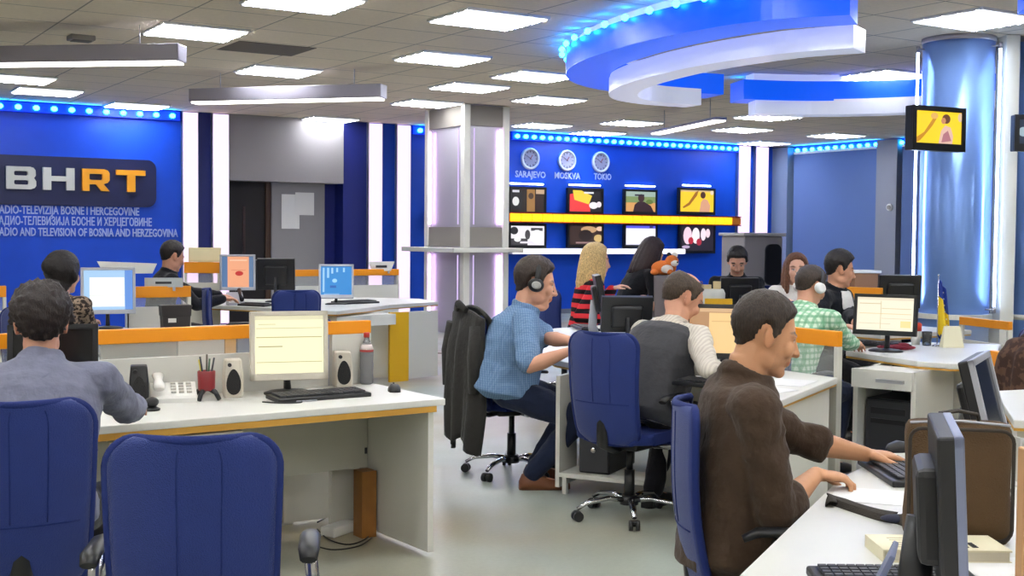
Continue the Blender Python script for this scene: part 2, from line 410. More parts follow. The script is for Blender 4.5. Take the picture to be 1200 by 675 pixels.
def glyph(name, outers, holes, m, parent, M, ext=0.03):
    cu = bpy.data.curves.new('g','CURVE'); cu.dimensions = '2D'; cu.fill_mode = 'BOTH'; cu.extrude = ext
    for poly in outers+holes:
        sp = cu.splines.new('POLY'); sp.points.add(len(poly)-1); sp.use_cyclic_u = True
        for k,p in enumerate(poly): sp.points[k].co = (p[0],p[1],0,1)
    o = bpy.data.objects.new('g', cu); C.objects.link(o)
    me = bpy.data.meshes.new_from_object(o.evaluated_get(bpy.context.evaluated_depsgraph_get()))
    bpy.data.objects.remove(o); bpy.data.curves.remove(cu); me.transform(M); me.materials.append(m)
    for v in me.polygons: v.use_smooth = False
    r = bpy.data.objects.new(name, me); C.objects.link(r); r.parent = parent; return r
def ring_r(x0,y0,x1,y1,r): return rrect(x0,y0,x1,y1,r,3)
pz0 = atY(80,223,YB-0.08).z; pz1 = atY(80,197,YB-0.08).z; lh = pz1-pz0
def gl_at(px0, px1): 
    a = atY(px0,210,YB-0.08).x; b = atY(px1,210,YB-0.08).x
    return Matrix.Translation((a-lx,-0.08,pz0)) @ M_wall @ Matrix.Diagonal((b-a,lh,1,1))
Bo = [(0,0),(.82,0),(.95,.06),(1,.16),(1,.36),(.93,.5),(.99,.62),(.98,.84),(.92,.95),(.8,1),(0,1)]
glyph('letter', [Bo], [ring_r(.26,.2,.74,.4,.06), ring_r(.26,.6,.72,.8,.06)], silver_l, t, gl_at(7,42))
glyph('letter', [[(0,0),(.26,0),(.26,.4),(.74,.4),(.74,0),(1,0),(1,1),(.74,1),(.74,.62),(.26,.62),(.26,1),(0,1)]], [], silver_l, t, gl_at(50,87))
Ro = [(0,0),(.26,0),(.26,.3),(.5,.3),(.7,0),(1,0),(.78,.32),(.93,.38),(1,.5),(1,.82),(.94,.94),(.8,1),(0,1)]
glyph('letter', [Ro], [ring_r(.26,.5,.74,.78,.06)], orange_l, t, gl_at(96,128))
glyph('letter', [[(.37,0),(.65,0),(.65,.76),(1,.76),(1,1),(0,1),(0,.76),(.37,.76)]], [], orange_l, t, gl_at(136,170))
txt_m = mat('sign_text_pale', (168,184,236), 0.4)
for s_, pxe, py, lb in (('RADIO-TELEVIZIJA BOSNE I HERCEGOVINE',163,252.5,'first line of pale lettering under the navy sign, Latin script'),
        ('РАДИО-ТЕЛЕВИЗИЈА БОСНЕ И ХЕРЦЕГОВИНЕ',178,265,'second line of pale lettering under the navy sign, Cyrillic script'),
        ('RADIO AND TELEVISION OF BOSNIA AND HERZEGOVINA',208,277.5,'third and longest line of pale lettering under the navy sign, in English')):
    e = atY(pxe,py,YB); s0 = atY(-6,py,YB)
    o = lettering('wall_lettering', s_, 0.175, txt_m, None, wallM(0,0,0), ext=0.008, bold=True, align='RIGHT', width=e.x-s0.x)
    o.location = (e.x, YB-0.009, e.z); tag(o, lb, 'lettering', 'lettering under the sign')
# ------------------------------------------------------------------ screen wall
black_pl = mat('black_plastic', (20,20,23), 0.38)
dgrey_pl = mat('dark_grey_plastic', (48,48,52), 0.45)
def screen_mesh(name, w, h, rects, parent, M, mats_extra=None, gain=1.0):
    """rects: (x0,y0,x1,y1,col) or ('e',cx,cy,rx,ry,col) or ('p',[pts],col), unit coords; layered thin relief of the lit picture"""
    q = MB(); ms = []; keys = {}
    for k,r in enumerate(rects):
        col = r[-1]
        if col not in keys: keys[col] = len(ms); ms.append(glow('screen_%d_%d_%d' % col, col, gain))
        q.mi = keys[col]
        if r[0] == 'e': pts = [(r[1]+r[3]*math.cos(2*PI*j/14), r[2]+r[4]*math.sin(2*PI*j/14)) for j in range(14)]
        elif r[0] == 'p': pts = list(r[1])
        else: pts = [(r[0],r[1]),(r[2],r[1]),(r[2],r[3]),(r[0],r[3])]
        pts = [(min(max(x,0),1),min(max(y,0),1)) for x,y in pts]
        q.prism([((x-.5)*w,(y-.5)*h) for x,y in pts], 0.0, 0.0006+0.0004*k, mtx=M)
    return q.build(name, ms, parent)
def tv(label, cx, cz, w, h, pic, y=YB-0.12, rz=0.0, group='wall screens'):
    t = thing('television', label, 'television', (cx,y,cz), rz, group)
    q = MB(); q.box((0,0.03,0),(w,0.06,h), bev=0.008); b = 0.045
    q.build('housing', black_pl, t)
    q = MB(); q.b2((-w/2,-0.014,-h/2),(-w/2+b,0.0,h/2)).b2((w/2-b,-0.014,-h/2),(w/2,0.0,h/2)).b2((-w/2+b,-0.014,h/2-b),(w/2-b,0,h/2)).b2((-w/2+b,-0.014,-h/2),(w/2-b,0,-h/2+b*1.3))
    q.build('bezel', black_pl, t)
    screen_mesh('screen', w-2*b, h-2.2*b, pic, t, Matrix.Translation((0,-0.001,0.15*b)) @ M_wall, gain=0.95)
    q = MB(); q.b2((-0.12,0.06,-0.1),(0.12,0.118,0.1)); q.build('wall_bracket', steel, t)
    return t
A_ = [(0,0,1,1,(38,28,26)),(0,.1,.35,.9,(30,28,32)),('e',.15,.45,.1,.2,(215,215,215)),(.48,0,.72,1,(150,110,60)),('e',.6,.7,.08,.14,(70,50,40)),(.72,.1,.95,.8,(45,28,26)),(.75,.8,1,1,(190,160,130)),(.05,.85,.25,.95,(200,200,210))]
B_ = [(0,0,1,1,(26,22,30)),('p',[(0,0),(.65,0),(.62,.5),(.3,.9),(0,.8)],(225,60,62)),('p',[(.15,.55),(.6,.35),(.7,.75),(.35,1),(.1,1)],(240,200,60)),('e',.75,.3,.14,.16,(235,225,230)),('e',.92,.35,.08,.14,(225,215,220)),(.45,.85,.75,.93,(220,220,225))]
C_ = [(0,0,1,1,(120,140,90)),(0,0,1,.45,(205,150,90)),(0,.75,1,1,(150,170,160)),('p',[(.25,0),(.3,.35),(.42,.5),(.62,.5),(.85,.3),(.95,0)],(48,24,34)),('e',.52,.68,.11,.2,(60,36,36)),(.3,.78,.62,.86,(40,32,50)),('e',.8,.5,.12,.12,(90,110,50))]
D_ = [(0,0,1,1,(245,196,40)),(0,.92,1,1,(200,170,120)),('p',[(.1,.15),(.28,.3),(.5,.75),(.55,1),(.45,.9),(.25,.42),(.08,.22)],(150,96,24)),('p',[(.58,0),(.62,.45),(.7,.62),(.82,.55),(.9,.3),(.88,0)],(205,150,120)),('e',.68,.78,.08,.16,(70,40,30)),('e',.95,.9,.05,.1,(220,200,180))]
E_ = [(0,0,1,1,(226,222,228)),(0,0,.5,.35,(60,56,62)),('e',.1,.75,.12,.2,(40,38,44)),('e',.5,.55,.08,.25,(70,66,72)),(.28,.1,.7,.2,(220,215,225)),(.6,.75,.95,.9,(70,66,72)),('e',.78,.45,.2,.35,(245,245,250)),('e',.2,.3,.1,.12,(235,235,240))]
F_ = [(0,0,1,1,(54,36,32)),('e',.6,.8,.25,.18,(190,150,110)),('e',.9,.35,.14,.2,(200,170,110)),('e',.5,.5,.22,.3,(36,24,24)),(.2,.08,.9,.16,(150,120,120)),('e',.95,.85,.12,.12,(225,185,160))]
G_ = [(0,0,1,1,(232,232,242)),(0,.86,1,1,(90,90,215)),(.8,.88,.92,.98,(40,40,90)),(0,0,1,.05,(200,200,220))]
H_ = [(0,0,1,1,(34,28,42)),('e',.2,.6,.13,.35,(235,200,215)),('e',.45,.6,.12,.32,(245,225,235)),('e',.68,.65,.08,.25,(240,215,225)),('e',.82,.7,.07,.18,(230,205,215)),('e',.3,.4,.08,.14,(170,40,60)),('e',.55,.35,.08,.14,(160,40,60)),('e',.15,.15,.12,.06,(180,160,190))]
def tvpx(x0,y0,x1,y1,pic,lb):
    a = atY(x0,(y0+y1)/2,YB-0.12); b = atY(x1,(y0+y1)/2,YB-0.12); xm=(x0+x1)/2
    zt = atY(xm,y0,YB-0.12).z; zb = atY(xm,y1,YB-0.12).z
    tv(lb, (a.x+b.x)/2, (zt+zb)/2, b.x-a.x, zt-zb, pic)
tvpx(596,219,640,251.5,A_,'upper wall screen nearest the square column, showing two dark interview pictures')
tvpx(665,220.5,707,251.5,B_,'upper wall screen showing red, yellow and white shapes')
tvpx(731,222,770,251.5,C_,'upper wall screen showing a person in a dark cap outdoors')
tvpx(795,220.5,838,251.5,D_,'upper wall screen with a yellow picture, last in its row')
tvpx(596,262,640,291,E_,'lower wall screen nearest the square column, mostly white picture')
tvpx(665,262,707,290.5,F_,'lower wall screen with a dark brown picture')
tvpx(731,262,770,290.5,G_,'lower wall screen showing a blank white page')
tvpx(796,262,838,297,H_,'lower wall screen showing pink figures on black, last in its row')
# orange and white strips
or_g = glow('strip_orange', (255,176,10), 1.6); or_b = mat('strip_orange_frame', (120,24,14), 0.4)
xa, xb = wx(597)-0.1, wx(862)-0.02; zo = atY(730,257,YB-0.1).z
t = thing('orange_light_strip', 'long lit orange strip between the two rows of wall screens', 'light strip', (xa,YB,zo))
n_l = 24; L = xb-xa
q = MB()
for k in range(n_l-1): q.b2((L*k/n_l+0.006,-0.2,-0.075),(L*(k+1)/n_l-0.006,-0.16,0.075), bev=0.012)
q.build('lit_panel', or_g, t)
q = MB(); q.b2((0,-0.2,-0.1),(L,-0.145,-0.077)).b2((0,-0.2,0.077),(L,-0.145,0.1)).b2((0,-0.155,-0.1),(L,-0.145,0.1)); q.build('frame', or_b, t)
q = MB()
for k in range(6): q.b2((L*(k+.5)/6-.02,-0.148,-0.012),(L*(k+.5)/6+.02,0,0.012))
q.build('wall_bracket', steel, t)
q = MB(); q.b2((L*(n_l-1)/n_l,-0.19,-0.07),(L,-0.16,0.07)); o = q.build('end_block', mat('strip_orange_unlit', (190,110,20), 0.4), t)
wh_g = glow('shelf_white_lit', (250,244,255), 1.3)
zw = atY(700,294.5,YB-0.2).z
t = thing('lit_wall_shelf', 'white glowing shelf along the blue wall below the screens', 'shelf', (xa,YB,zw)); Lw = wx(793)-xa
q = MB(); q.b2((0,-0.28,-0.055),(Lw,0,0.055), bev=0.006); q.build('shelf_board', wmetal, t)
q = MB(); q.b2((0,-0.292,-0.045),(Lw,-0.281,0.045)); q.build('lit_front', wh_g, t)
# small orange lamp left of the column
p = atY(498,254,YB-0.2); t = thing('orange_light_strip', 'short lit orange strip end seen left of the square column', 'light strip', (x478+0.35,YB,p.z))
q = MB(); q.b2((0,-0.2,-0.075),(1.0,-0.16,0.075), bev=0.012); q.build('lit_panel', or_g, t)
q = MB(); q.b2((-0.02,-0.165,-0.1),(1.02,-0.0,0.1)); q.build('frame', or_b, t)
# white glow lamps above the upper screens
wl = glow('wall_washer_white', (190,215,255), 14.0)
for px,py,lb in ((618,215.5,'thin white light bar above the upper screen nearest the square column'),(686,217,'thin white light bar above the red and yellow upper screen'),(751,218,'thin white light bar above the upper screen with the person in a cap'),(817,217.5,'thin white light bar above the yellow upper screen')):
    p = atY(px,py,YB-0.05); t = thing('light_bar', lb, 'wall light', (p.x,YB,p.z+0.0), 0, 'light bars over the screens')
    q = MB(); q.b2((-.36,-.055,-.012),(.36,-.03,.012)); q.build('lit_tube', wl, t)
    q = MB(); q.b2((-.38,-.03,-.02),(.38,0,.02)); q.build('housing', steel, t)
# ------------------------------------------------------------------ clocks
clk_rim = mat('clock_rim', (214,214,228), 0.3, metal=0.4); clk_face = mat('clock_face', (150,150,186), 0.5)
for (px,py,cap,lb) in ((621.5,186,'SARAJEVO','round silver wall clock nearest the square column'),(664.5,188,'MOSKVA','middle of the three round silver wall clocks'),(704,190,'TOKIO','right one of the three round silver wall clocks')):
    p = atY(px,py,YB-0.03); t = thing('wall_clock', lb, 'clock', (p.x,YB,p.z), 0, 'world clocks')
    R_ = 0.205
    q = MB(); q.lathe((0,0,0),[(R_,0),(R_,0.04),(R_*.97,.055),(R_*.8,.055),(R_*.8,.04),(R_*.78,0.0)],28); q.xf(M_wall); q.build('rim', clk_rim, t)
    q = MB(); q.cyl((0,0,0.005),(0,0,0.03),R_*.8,n=28,smooth=False); q.xf(M_wall); q.build('dial', clk_face, t)
    q = MB()
    for k in range(12):
        a = k*PI/6; q.box((R_*.66*math.sin(a),R_*.66*math.cos(a),0.033),(0.012,0.035,0.006),rz=-a)
    q.xf(M_wall); q.build('hour_marks', mat('clock_marks',(60,60,90),.5), t)
    q = MB(); q.box((0.02,0.03,0.037),(0.014,0.1,0.005),rz=-0.6); q.xf(M_wall); q.build('hour_hand', mat('clock_hand_red',(140,50,60),.5), t)
    q = MB(); q.box((-0.03,0.02,0.042),(0.009,0.14,0.004),rz=1.0); q.xf(M_wall); q.build('minute_hand', mat('clock_hand_dark',(60,50,80),.5), t)
    c_ = atY(px+ (0 if cap!='TOKIO' else 2), {'SARAJEVO':208,'MOSKVA':209.5,'TOKIO':210.5}[cap], YB)
    o = lettering('clock_caption', cap, 0.17, txt_m, None, wallM(0,0,0), ext=0.006, bold=True, width={'SARAJEVO':.68,'MOSKVA':.6,'TOKIO':.42}[cap])
    o.location = (c_.x, YB-0.007, c_.z); tag(o, 'pale word %s on the blue wall below its clock' % cap, 'lettering', 'clock captions')
# ------------------------------------------------------------------ square column
cx0, cy0 = 9.12, 16.05
cw, cd = 0.68, 1.15
brush = mat('brushed_panel', (186,182,190), 0.38, metal=0.4, bump=0.03, bscale=120)
cgrey = mat('column_band_grey', (140,134,126), 0.6)
cwhite = mat('column_white_corner', (226,224,214), 0.4)
col = thing('square_column', 'square metal-clad column with lit edges and a white ledge', 'column', (cx0,cy0,0)); col['kind']='structure'
q = MB(); q.b2((0,0,0.0),(cw,cd,H)); q.build('shaft', brush, col)
q = MB()
for (x,y) in ((0,0),(cw,0),(0,cd),(cw,cd)): q.b2((x-.055,y-.055,0.01),(x+.055,y+.055,H-0.01),bev=.01)
q.build('corner_post', cwhite, col)
q = MB(); q.b2((-.03,-.03,H-.32),(cw+.03,cd+.03,H-.02)).b2((-.03,-.03,1.33),(cw+.03,cd+.03,1.62)); q.build('grey_band', cgrey, col)
q = MB(); q.b2((-.32,-.22,1.24),(cw+.22,cd+.32,1.31),bev=.01); q.build('ledge', cwhite, col)
tm = glow('column_tube_lilac', (232,190,255), 6.0)
for (x,y) in ((-.045,cd-.12),(cw-.1,-.045),(-.045,.14),(.12,-.045)):
    for z0,z1 in ((1.66,H-.36),(0.12,1.2)):
        bright = (x,y) in ((-.045,cd-.12),(cw-.1,-.045))
        q = MB(); q.cyl((x,y,z0),(x,y,z1),0.018 if bright else 0.01,n=8); q.build('light_tube', tm if bright else glow('column_tube_dim',(214,190,240),0.9), col)
# ------------------------------------------------------------------ round double column
cyl_m = mat('brushed_blue_metal', (140,178,250), 0.30, metal=0.55)
nd, lk, bs = nodes_of(cyl_m); tg = nd.new('ShaderNodeTangent'); tg.direction_type = 'RADIAL'; tg.axis = 'Z'
lk.new(tg.outputs['Tangent'], bs.inputs['Tangent']); bs.inputs['Anisotropic'].default_value = 0.95; bs.inputs['Anisotropic Rotation'].default_value = 0.25
c1 = atD(1119,250,12.1); c2 = atD(1219,250,12.1)
col = thing('round_column', 'double round column clad in shiny blue-tinted metal', 'column', (c1.x,c1.y,0)); col['kind']='structure'
d2 = Vector((c2.x-c1.x, c2.y-c1.y, 0)); rr = 0.335
q = MB(); q.cyl((0,0,0),(0,0,H-.0),rr,n=48); q.cyl((d2.x,d2.y,0),(d2.x,d2.y,H),rr,n=48); q.build('shaft', cyl_m, col)
e = d2.normalized(); nrm = Vector((e.y,-e.x,0))
if nrm.dot(-FW) < 0: nrm = -nrm
ang = math.atan2(e.y,e.x); mid = d2*0.5
q = MB(); q.box((mid.x+nrm.x*.16,mid.y+nrm.y*.16,H/2),(0.13,0.25,H-.01),rz=ang); q.build('white_strip', cwhite, col)
q = MB(); q.cyl((0,0,.73),(0,0,.78),rr+.03,n=48,smooth=False); q.cyl((d2.x,d2.y,.73),(d2.x,d2.y,.78),rr+.03,n=48); q.build('white_band', cwhite, col)
q = MB(); q.cyl((0,0,H-.05),(0,0,H-.002),rr+.012,n=48); q.cyl((d2.x,d2.y,H-.05),(d2.x,d2.y,H-.002),rr+.012,n=48); q.build('top_collar', brush, col)
cold = Vector((c1.x,c1.y,0))
# left-edge tube lamp; the two beside the white strip are added for streaks
tp = glow('column_and_added_lamp_cool', (190,215,255), 16.0)
vw = Vector((-c1.x,-c1.y,0)).normalized(); sd = Vector((vw.y,-vw.x,0)); sd = sd if sd.dot(RT) > 0 else -sd
for cc,ss,fwd in ((Vector((0,0,0)),-1,.13),(Vector((0,0,0)),1,.20),(d2,-1,.20)):
    b_ = cc + sd*ss*.372 + vw*fwd
    q = MB(); q.cyl((b_.x,b_.y,.85),(b_.x,b_.y,H-.12),.012,n=8); q.build('light_tube', tp, col)
    q = MB()
    for z_ in (.83,H-.11): q.cyl((b_.x,b_.y,z_-.03),(b_.x,b_.y,z_+.03),.018,n=10)
    w_ = cc + (b_-cc).normalized()*rr
    for z_ in (.83,H-.11): q.cyl((w_.x,w_.y,z_),(b_.x,b_.y,z_),.008,n=6)
    q.build('tube_holder', brush, col)
# televisions on the round column
def tv_free(label, p, w, h, pic, yaw, to):
    t = thing('television', label, 'television', p, yaw, 'screens on the round column'); b = .045
    q = MB(); q.box((0,0.045,0),(w,0.09,h), bev=0.01); q.build('housing', black_pl, t)
    q = MB(); q.b2((-w/2,-0.014,-h/2),(-w/2+b,0.0,h/2)).b2((w/2-b,-0.014,-h/2),(w/2,0.0,h/2)).b2((-w/2+b,-0.014,h/2-b),(w/2-b,0,h/2)).b2((-w/2+b,-0.014,-h/2),(w/2-b,0,-h/2+b*1.5))
    q.build('bezel', black_pl, t)
    screen_mesh('screen', w-2*b, h-2.5*b, pic, t, Matrix.Translation((0,-0.001,0.25*b)) @ M_wall, gain=0.95)
    tgt = Matrix.Rotation(-yaw,3,'Z') @ (Vector((to.x,to.y,p.z))-Vector(p)); tgt.z = 0; tgt *= max(.1,1-(rr+.04)/tgt.length)
    q = MB(); q.b2((-.13,.088,-.12),(.13,.11,.12)); q.tube([(0,.10,0),tuple(tgt)],.03,10); q.build('bracket', dgrey_pl, t)
    return t
D2 = [(0,0,1,1,(246,202,36)),('p',[(0,.0),(0,.15),(.18,.34),(.38,.8),(.45,.78),(.36,.55),(.2,.25),(.1,.08)],(190,130,30)),('e',.4,.86,.08,.1,(215,165,90)),('p',[(.5,0),(.55,.4),(.64,.58),(.76,.52),(.82,.25),(.8,0)],(216,176,160)),('p',[(.56,.04),(.6,.3),(.7,.42),(.78,.1)],(170,110,120)),('e',.66,.78,.09,.15,(96,56,36)),('e',.6,.72,.05,.1,(190,130,90)),('e',.97,.85,.05,.14,(210,180,150))]
tva = YAW+math.radians(18)
pt = atD(1100,151,11.2)
tv_free('television with a yellow picture on the left cylinder of the round column', pt, .64, .40, D2, -YAW+math.radians(26), cold)
tv_free('television cut by the right edge of the picture on the round column', atD(1222,156,11.2), .52, .33, [(0,0,1,1,(40,50,70)),('e',.1,.5,.12,.2,(150,170,180))], -YAW, cold+d2)
# ------------------------------------------------------------------ ceiling ring
ring_blue = mat('ring_blue_backlit', (4,60,215), 0.35, emit=(0,100,255), estr=0.5); ring_white = mat('ring_white_painted_glow', (230,232,240), 0.28, metal=0.2, emit=(225,232,255), estr=0.3)  # white band is reflecting metal, its shine put in as emission
rc = Vector((9.5,8.6,0)); RO, RI = 2.95, 2.5
def smooth_path(P, n=8):
    R = []
    for i in range(len(P)-1):
        p0,p1,p2,p3 = (Vector(P[max(i-1,0)]),Vector(P[i]),Vector(P[i+1]),Vector(P[min(i+2,len(P)-1)]))
        for k in range(n):
            t = k/n; R.append(0.5*((2*p1)+(-p0+p2)*t+(2*p0-5*p1+4*p2-p3)*t*t+(-p0+3*p1-3*p2+p3)*t**3))
    R.append(Vector(P[-1])); return R
def offs(P, d):
    out = []
    for i,p in enumerate(P):
        t = (P[min(i+1,len(P)-1)]-P[max(i-1,0)]).normalized(); nn = Vector((-t.y,t.x))
        if nn.dot(Vector((rc.x,rc.y))-p) < 0: nn = -nn
        out.append(p+nn*d)
    return out
def band(name, P, d0, d1, z0, z1, m, parent):
    a = offs(P,d0); b = offs(P,d1); rings = []
    for u,v in zip(a,b):
        rings.append([(u.x-rc.x,u.y-rc.y,z0),(u.x-rc.x,u.y-rc.y,z1),(v.x-rc.x,v.y-rc.y,z1),(v.x-rc.x,v.y-rc.y,z0)])
    q = MB(); q.loft(rings, smooth=False); return q.build(name, m, parent)
ring_led = glow('led_ring_cyan',(30,150,255),30.0)
def ring_seg(label, P, W, nl):
    t = thing('ceiling_ring', label, 'ceiling light ring', (rc.x,rc.y,0), 0, 'ring segments round the round column')
    P = smooth_path(P)
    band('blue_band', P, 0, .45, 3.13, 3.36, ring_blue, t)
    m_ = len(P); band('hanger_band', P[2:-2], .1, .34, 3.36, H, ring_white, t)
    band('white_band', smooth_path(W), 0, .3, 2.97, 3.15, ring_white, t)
    pr = None; O = offs(P,-.045)
    for k in range(nl):
        f_ = (k+.5)/nl*(len(O)-1); i = int(f_); c = O[i].lerp(O[min(i+1,len(O)-1)], f_-i); c = Vector((c.x-rc.x,c.y-rc.y,3.36))
        if pr is None:
            q = MB(); q.ell((0,0,0),(.03,.03,.03),8); pr = q.build('led_lamp', ring_led, t); pr.location = c
        else:
            o = pr.copy(); C.objects.link(o); o.parent = t; o.location = c
    return t
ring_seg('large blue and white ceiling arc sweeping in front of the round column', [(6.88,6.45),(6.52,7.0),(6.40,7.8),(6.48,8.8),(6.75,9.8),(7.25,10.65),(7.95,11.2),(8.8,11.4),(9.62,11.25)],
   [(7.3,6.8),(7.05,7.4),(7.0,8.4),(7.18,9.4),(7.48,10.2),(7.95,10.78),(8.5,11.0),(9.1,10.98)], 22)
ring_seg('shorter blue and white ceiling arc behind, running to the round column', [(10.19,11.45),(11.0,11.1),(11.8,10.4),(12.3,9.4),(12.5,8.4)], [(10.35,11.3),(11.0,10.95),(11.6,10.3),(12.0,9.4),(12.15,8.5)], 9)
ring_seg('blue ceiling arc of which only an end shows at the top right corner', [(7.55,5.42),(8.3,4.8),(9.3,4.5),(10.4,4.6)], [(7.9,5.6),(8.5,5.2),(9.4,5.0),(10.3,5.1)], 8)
# ------------------------------------------------------------------ right wall : vertical blinds, pillar, thermostat
bl = mat('blind_fabric', (98,124,184), 0.75)
def blind(label, y0, y1, z0=0.75, z1=3.27):
    t = thing('vertical_blind', label, 'blind', (XR-0.12,y1,0), 0, 'vertical blinds')
    q = MB(); q.b2((-.03,y0-y1,z1),(.03,0,z1+.05)); q.build('head_rail', wmetal, t)
    n = int(abs(y1-y0)/0.1); pr = None
    for k in range(n):
        yy = -(k+.5)*abs(y1-y0)/n
        if pr is None:
            q = MB(); q.box((0,0,(z0+z1)/2),(0.004,0.105,z1-z0),rz=0.35); pr = q.build('slat', bl, t); pr.location=(0,yy,0)
        else:
            o = pr.copy(); C.objects.link(o); o.parent=t; o.location=(0,yy,0)
    return t
def wy(px, py=240): return atX(px,py,XR-0.1).y
blind('wide blue-grey vertical blind on the right wall', wy(1027), wy(931))
blind('narrow blue-grey vertical blind beside the round column', wy(1078)-0.4, wy(1058))
q = MB(); q.b2((XR-.22,wy(1055),0),(XR-.001,wy(1031),H-0.03)); struct('trim_3', q, mat('grey_pillar',(142,146,160),.7))
q = MB(); q.b2((XR-.25,wy(928),0),(XR-.001,wy(908),H-0.03)); struct('trim_4', q, mat('pale_bluegrey',(120,138,170),.7))
p = atX(1043,243,XR-0.2205); t = thing('thermostat', 'small white round thermostat on the grey pillar right of the blinds', 'thermostat', p)
q = MB(); q.cyl((0.0,0,0),(-.03,0,0),.07,n=20); q.build('body', wmetal, t)
q = MB(); q.cyl((-.03,0,0),(-.05,0,0),.04,n=16); q.build('dial', cgrey, t)
# ceiling smoke detector and vents
p = atZ(95,42,H); t = thing('ceiling_speaker', 'small grey box on the ceiling above the upper hanging lamp', 'ceiling speaker', (p.x,p.y,H))
q = MB(); q.b2((-.12,-.1,-.05),(.12,.1,0),bev=.01); q.build('body', cgrey, t)
q = MB(); q.b2((-.09,-.075,-.056),(.09,.075,-.048)); q.build('grille', mat('grille_dark',(90,86,78),.7), t)
p = atZ(312,57,H); q = MB(); q.b2((-.42,-.36,-.004),(.42,.36,0)); o = q.build('ceiling_vent', mat('vent_dark',(100,92,80),.8), None, (p.x,p.y,H)); tag(o,'dark open ceiling tile right of the lit panel above the hanging lamps','ceiling vent')
# ------------------------------------------------------------------ desks and screens
top_m = mat('worktop_white', (220,219,213), 0.32, vary=0.05, vscale=3)
side_m = mat('desk_side_white', (214,212,203), 0.45)
ochre = mat('edge_ochre', (200,150,60), 0.5)
yellow_m = mat('panel_yellow', (228,176,30), 0.45)
orange_m = mat('band_orange', (240,150,20), 0.42)
wood_m = mat('post_wood', (150,98,42), 0.5, vary=0.3, vscale=12)
frost = mat('frosted_glass', (225,230,228), 0.3, alpha=0.17, spec=0.4)
alu = mat('aluminium', (196,196,200), 0.32, metal=0.9)
chrome = MATS['chrome']
def ngon_desk(name, label, pts, z=0.74, th=0.035, group=None, legs=(), front=None):
    """worktop polygon in world coordinates"""
    c = Vector((sum(p[0] for p in pts)/len(pts), sum(p[1] for p in pts)/len(pts), 0))
    t = thing('desk', label, 'desk', c, 0, group); t['dummy'] = 0; del t['dummy']
    L = [(p[0]-c.x,p[1]-c.y) for p in pts]
    q = MB(); q.prism(L, z-th, z, bev=.005); q.build('worktop', top_m, t)
    def ins(k): return [(x*k,y*k) for x,y in L]
    q = MB(); q.prism([(x*.995,y*.995) for x,y in L], z-th-.012, z-th, bev=0); q.build('edge_strip', ochre, t)
    for a,b in legs:                       # upright panels given by world end points
        a = Vector((a[0],a[1],0))-c; b = Vector((b[0],b[1],0))-c; m_ = (a+b)/2; d = b-a
        q = MB(); q.box((m_.x,m_.y,(z-th-.012+.03)/2+.0),(d.length,.03,z-th-.012-.03),rz=math.atan2(d.y,d.x)); q.build('side_panel', side_m, t)
        q = MB()
        for e in (a.lerp(b,.08),a.lerp(b,.92)): q.cyl((e.x,e.y,0),(e.x,e.y,.035),.015,n=8)
        q.build('foot', dgrey_pl, t)
    return t
def screen_part(label, p0, p1, zb0, zb1, zg, z0=0.03, group='desk screens', glass=True, y_panel=True, post=True):
    """low office screen between two world points: orange band zb0..zb1, glass zg..zb0, white panel z0..zg"""
    p0 = Vector((p0[0],p0[1],0)); p1 = Vector((p1[0],p1[1],0)); d = p1-p0; L = d.length
    t = thing('desk_screen', label, 'office screen', p0, math.atan2(d.y,d.x), group)
    q = MB(); q.b2((0,-.02,zb0),(L,.02,zb1),bev=.004); q.build('top_band', orange_m, t)
    if glass:
        q = MB(); q.b2((.02,-.004,zg),(L-.02,.004,zb0)); q.build('glass_pane', frost, t)
    if y_panel:
        q = MB(); q.b2((0,-.018,z0),(L,.018,zg)); q.build('lower_panel', side_m, t)
    if post:
        for x in (0.0, L-.025):
            q = MB(); q.b2((x,-.019,0),(x+.025,.019,zb0)); q.build('post', side_m, t)
    return t
# ---- desk A : nearest on the left
def ucs(o, rz): return lambda x,y: (o[0]+x*math.cos(rz)-y*math.sin(rz), o[1]+x*math.sin(rz)+y*math.cos(rz))
rzA = math.radians(3.5); oA = (2.76,5.03); A = ucs(oA, rzA); LA = 3.7
t = thing('desk', 'white desk with screen, speakers and water bottle, nearest on the left', 'desk', (oA[0],oA[1],0), rzA, 'white desks')
q = MB(); q.b2((-LA,0,.708),(0,.71,.74),bev=.004); q.build('worktop', top_m, t)
q = MB(); q.b2((-LA,.004,.680),(-.045,.03,.708)); q.build('edge_strip', ochre, t)
q = MB(); q.b2((-.075,.03,.02),(-.045,.70,.708),bev=.002); q.build('side_panel', side_m, t)
q = MB(); q.b2((-LA,.03,.02),(-LA+.03,.70,.708),bev=.002); q.build('side_panel', side_m, t)
q = MB(); q.b2((-LA+.03,.61,.33),(-.075,.635,.705)); q.build('modesty_panel', mat('modesty_grey',(186,184,172),.5), t)
q = MB(); q.b2((-.165,.50,.0),(-.085,.59,.33)); q.build('leg_post', wood_m, t)
ped = MB(); px0, px1 = -1.55, -.985
ped.b2((px1-.02,.035,.02),(px1,.5,.66)).b2((px0,.035,.02),(px0+.02,.5,.66)).b2((px0,.48,.02),(px1,.5,.66)).b2((px0,.035,.02),(px1,.5,.04)).b2((px0,.035,.65),(px1,.5,.668)); ped = ped.build('pedestal', side_m, t)
for z0,z1 in ((.54,.645),(.33,.53),(.05,.32)):
    q = MB(); q.b2((px0+.024,.02,z0),(px1-.024,.3,z1),bev=.003); q.build('drawer', mat('drawer_white',(224,222,214),.4), ped)
q = MB()
for x in (-.08-.05,): q.box((x,.527,.43),(.012,.006,.03))
q.build('fixing_bolts', dgrey_pl, t)
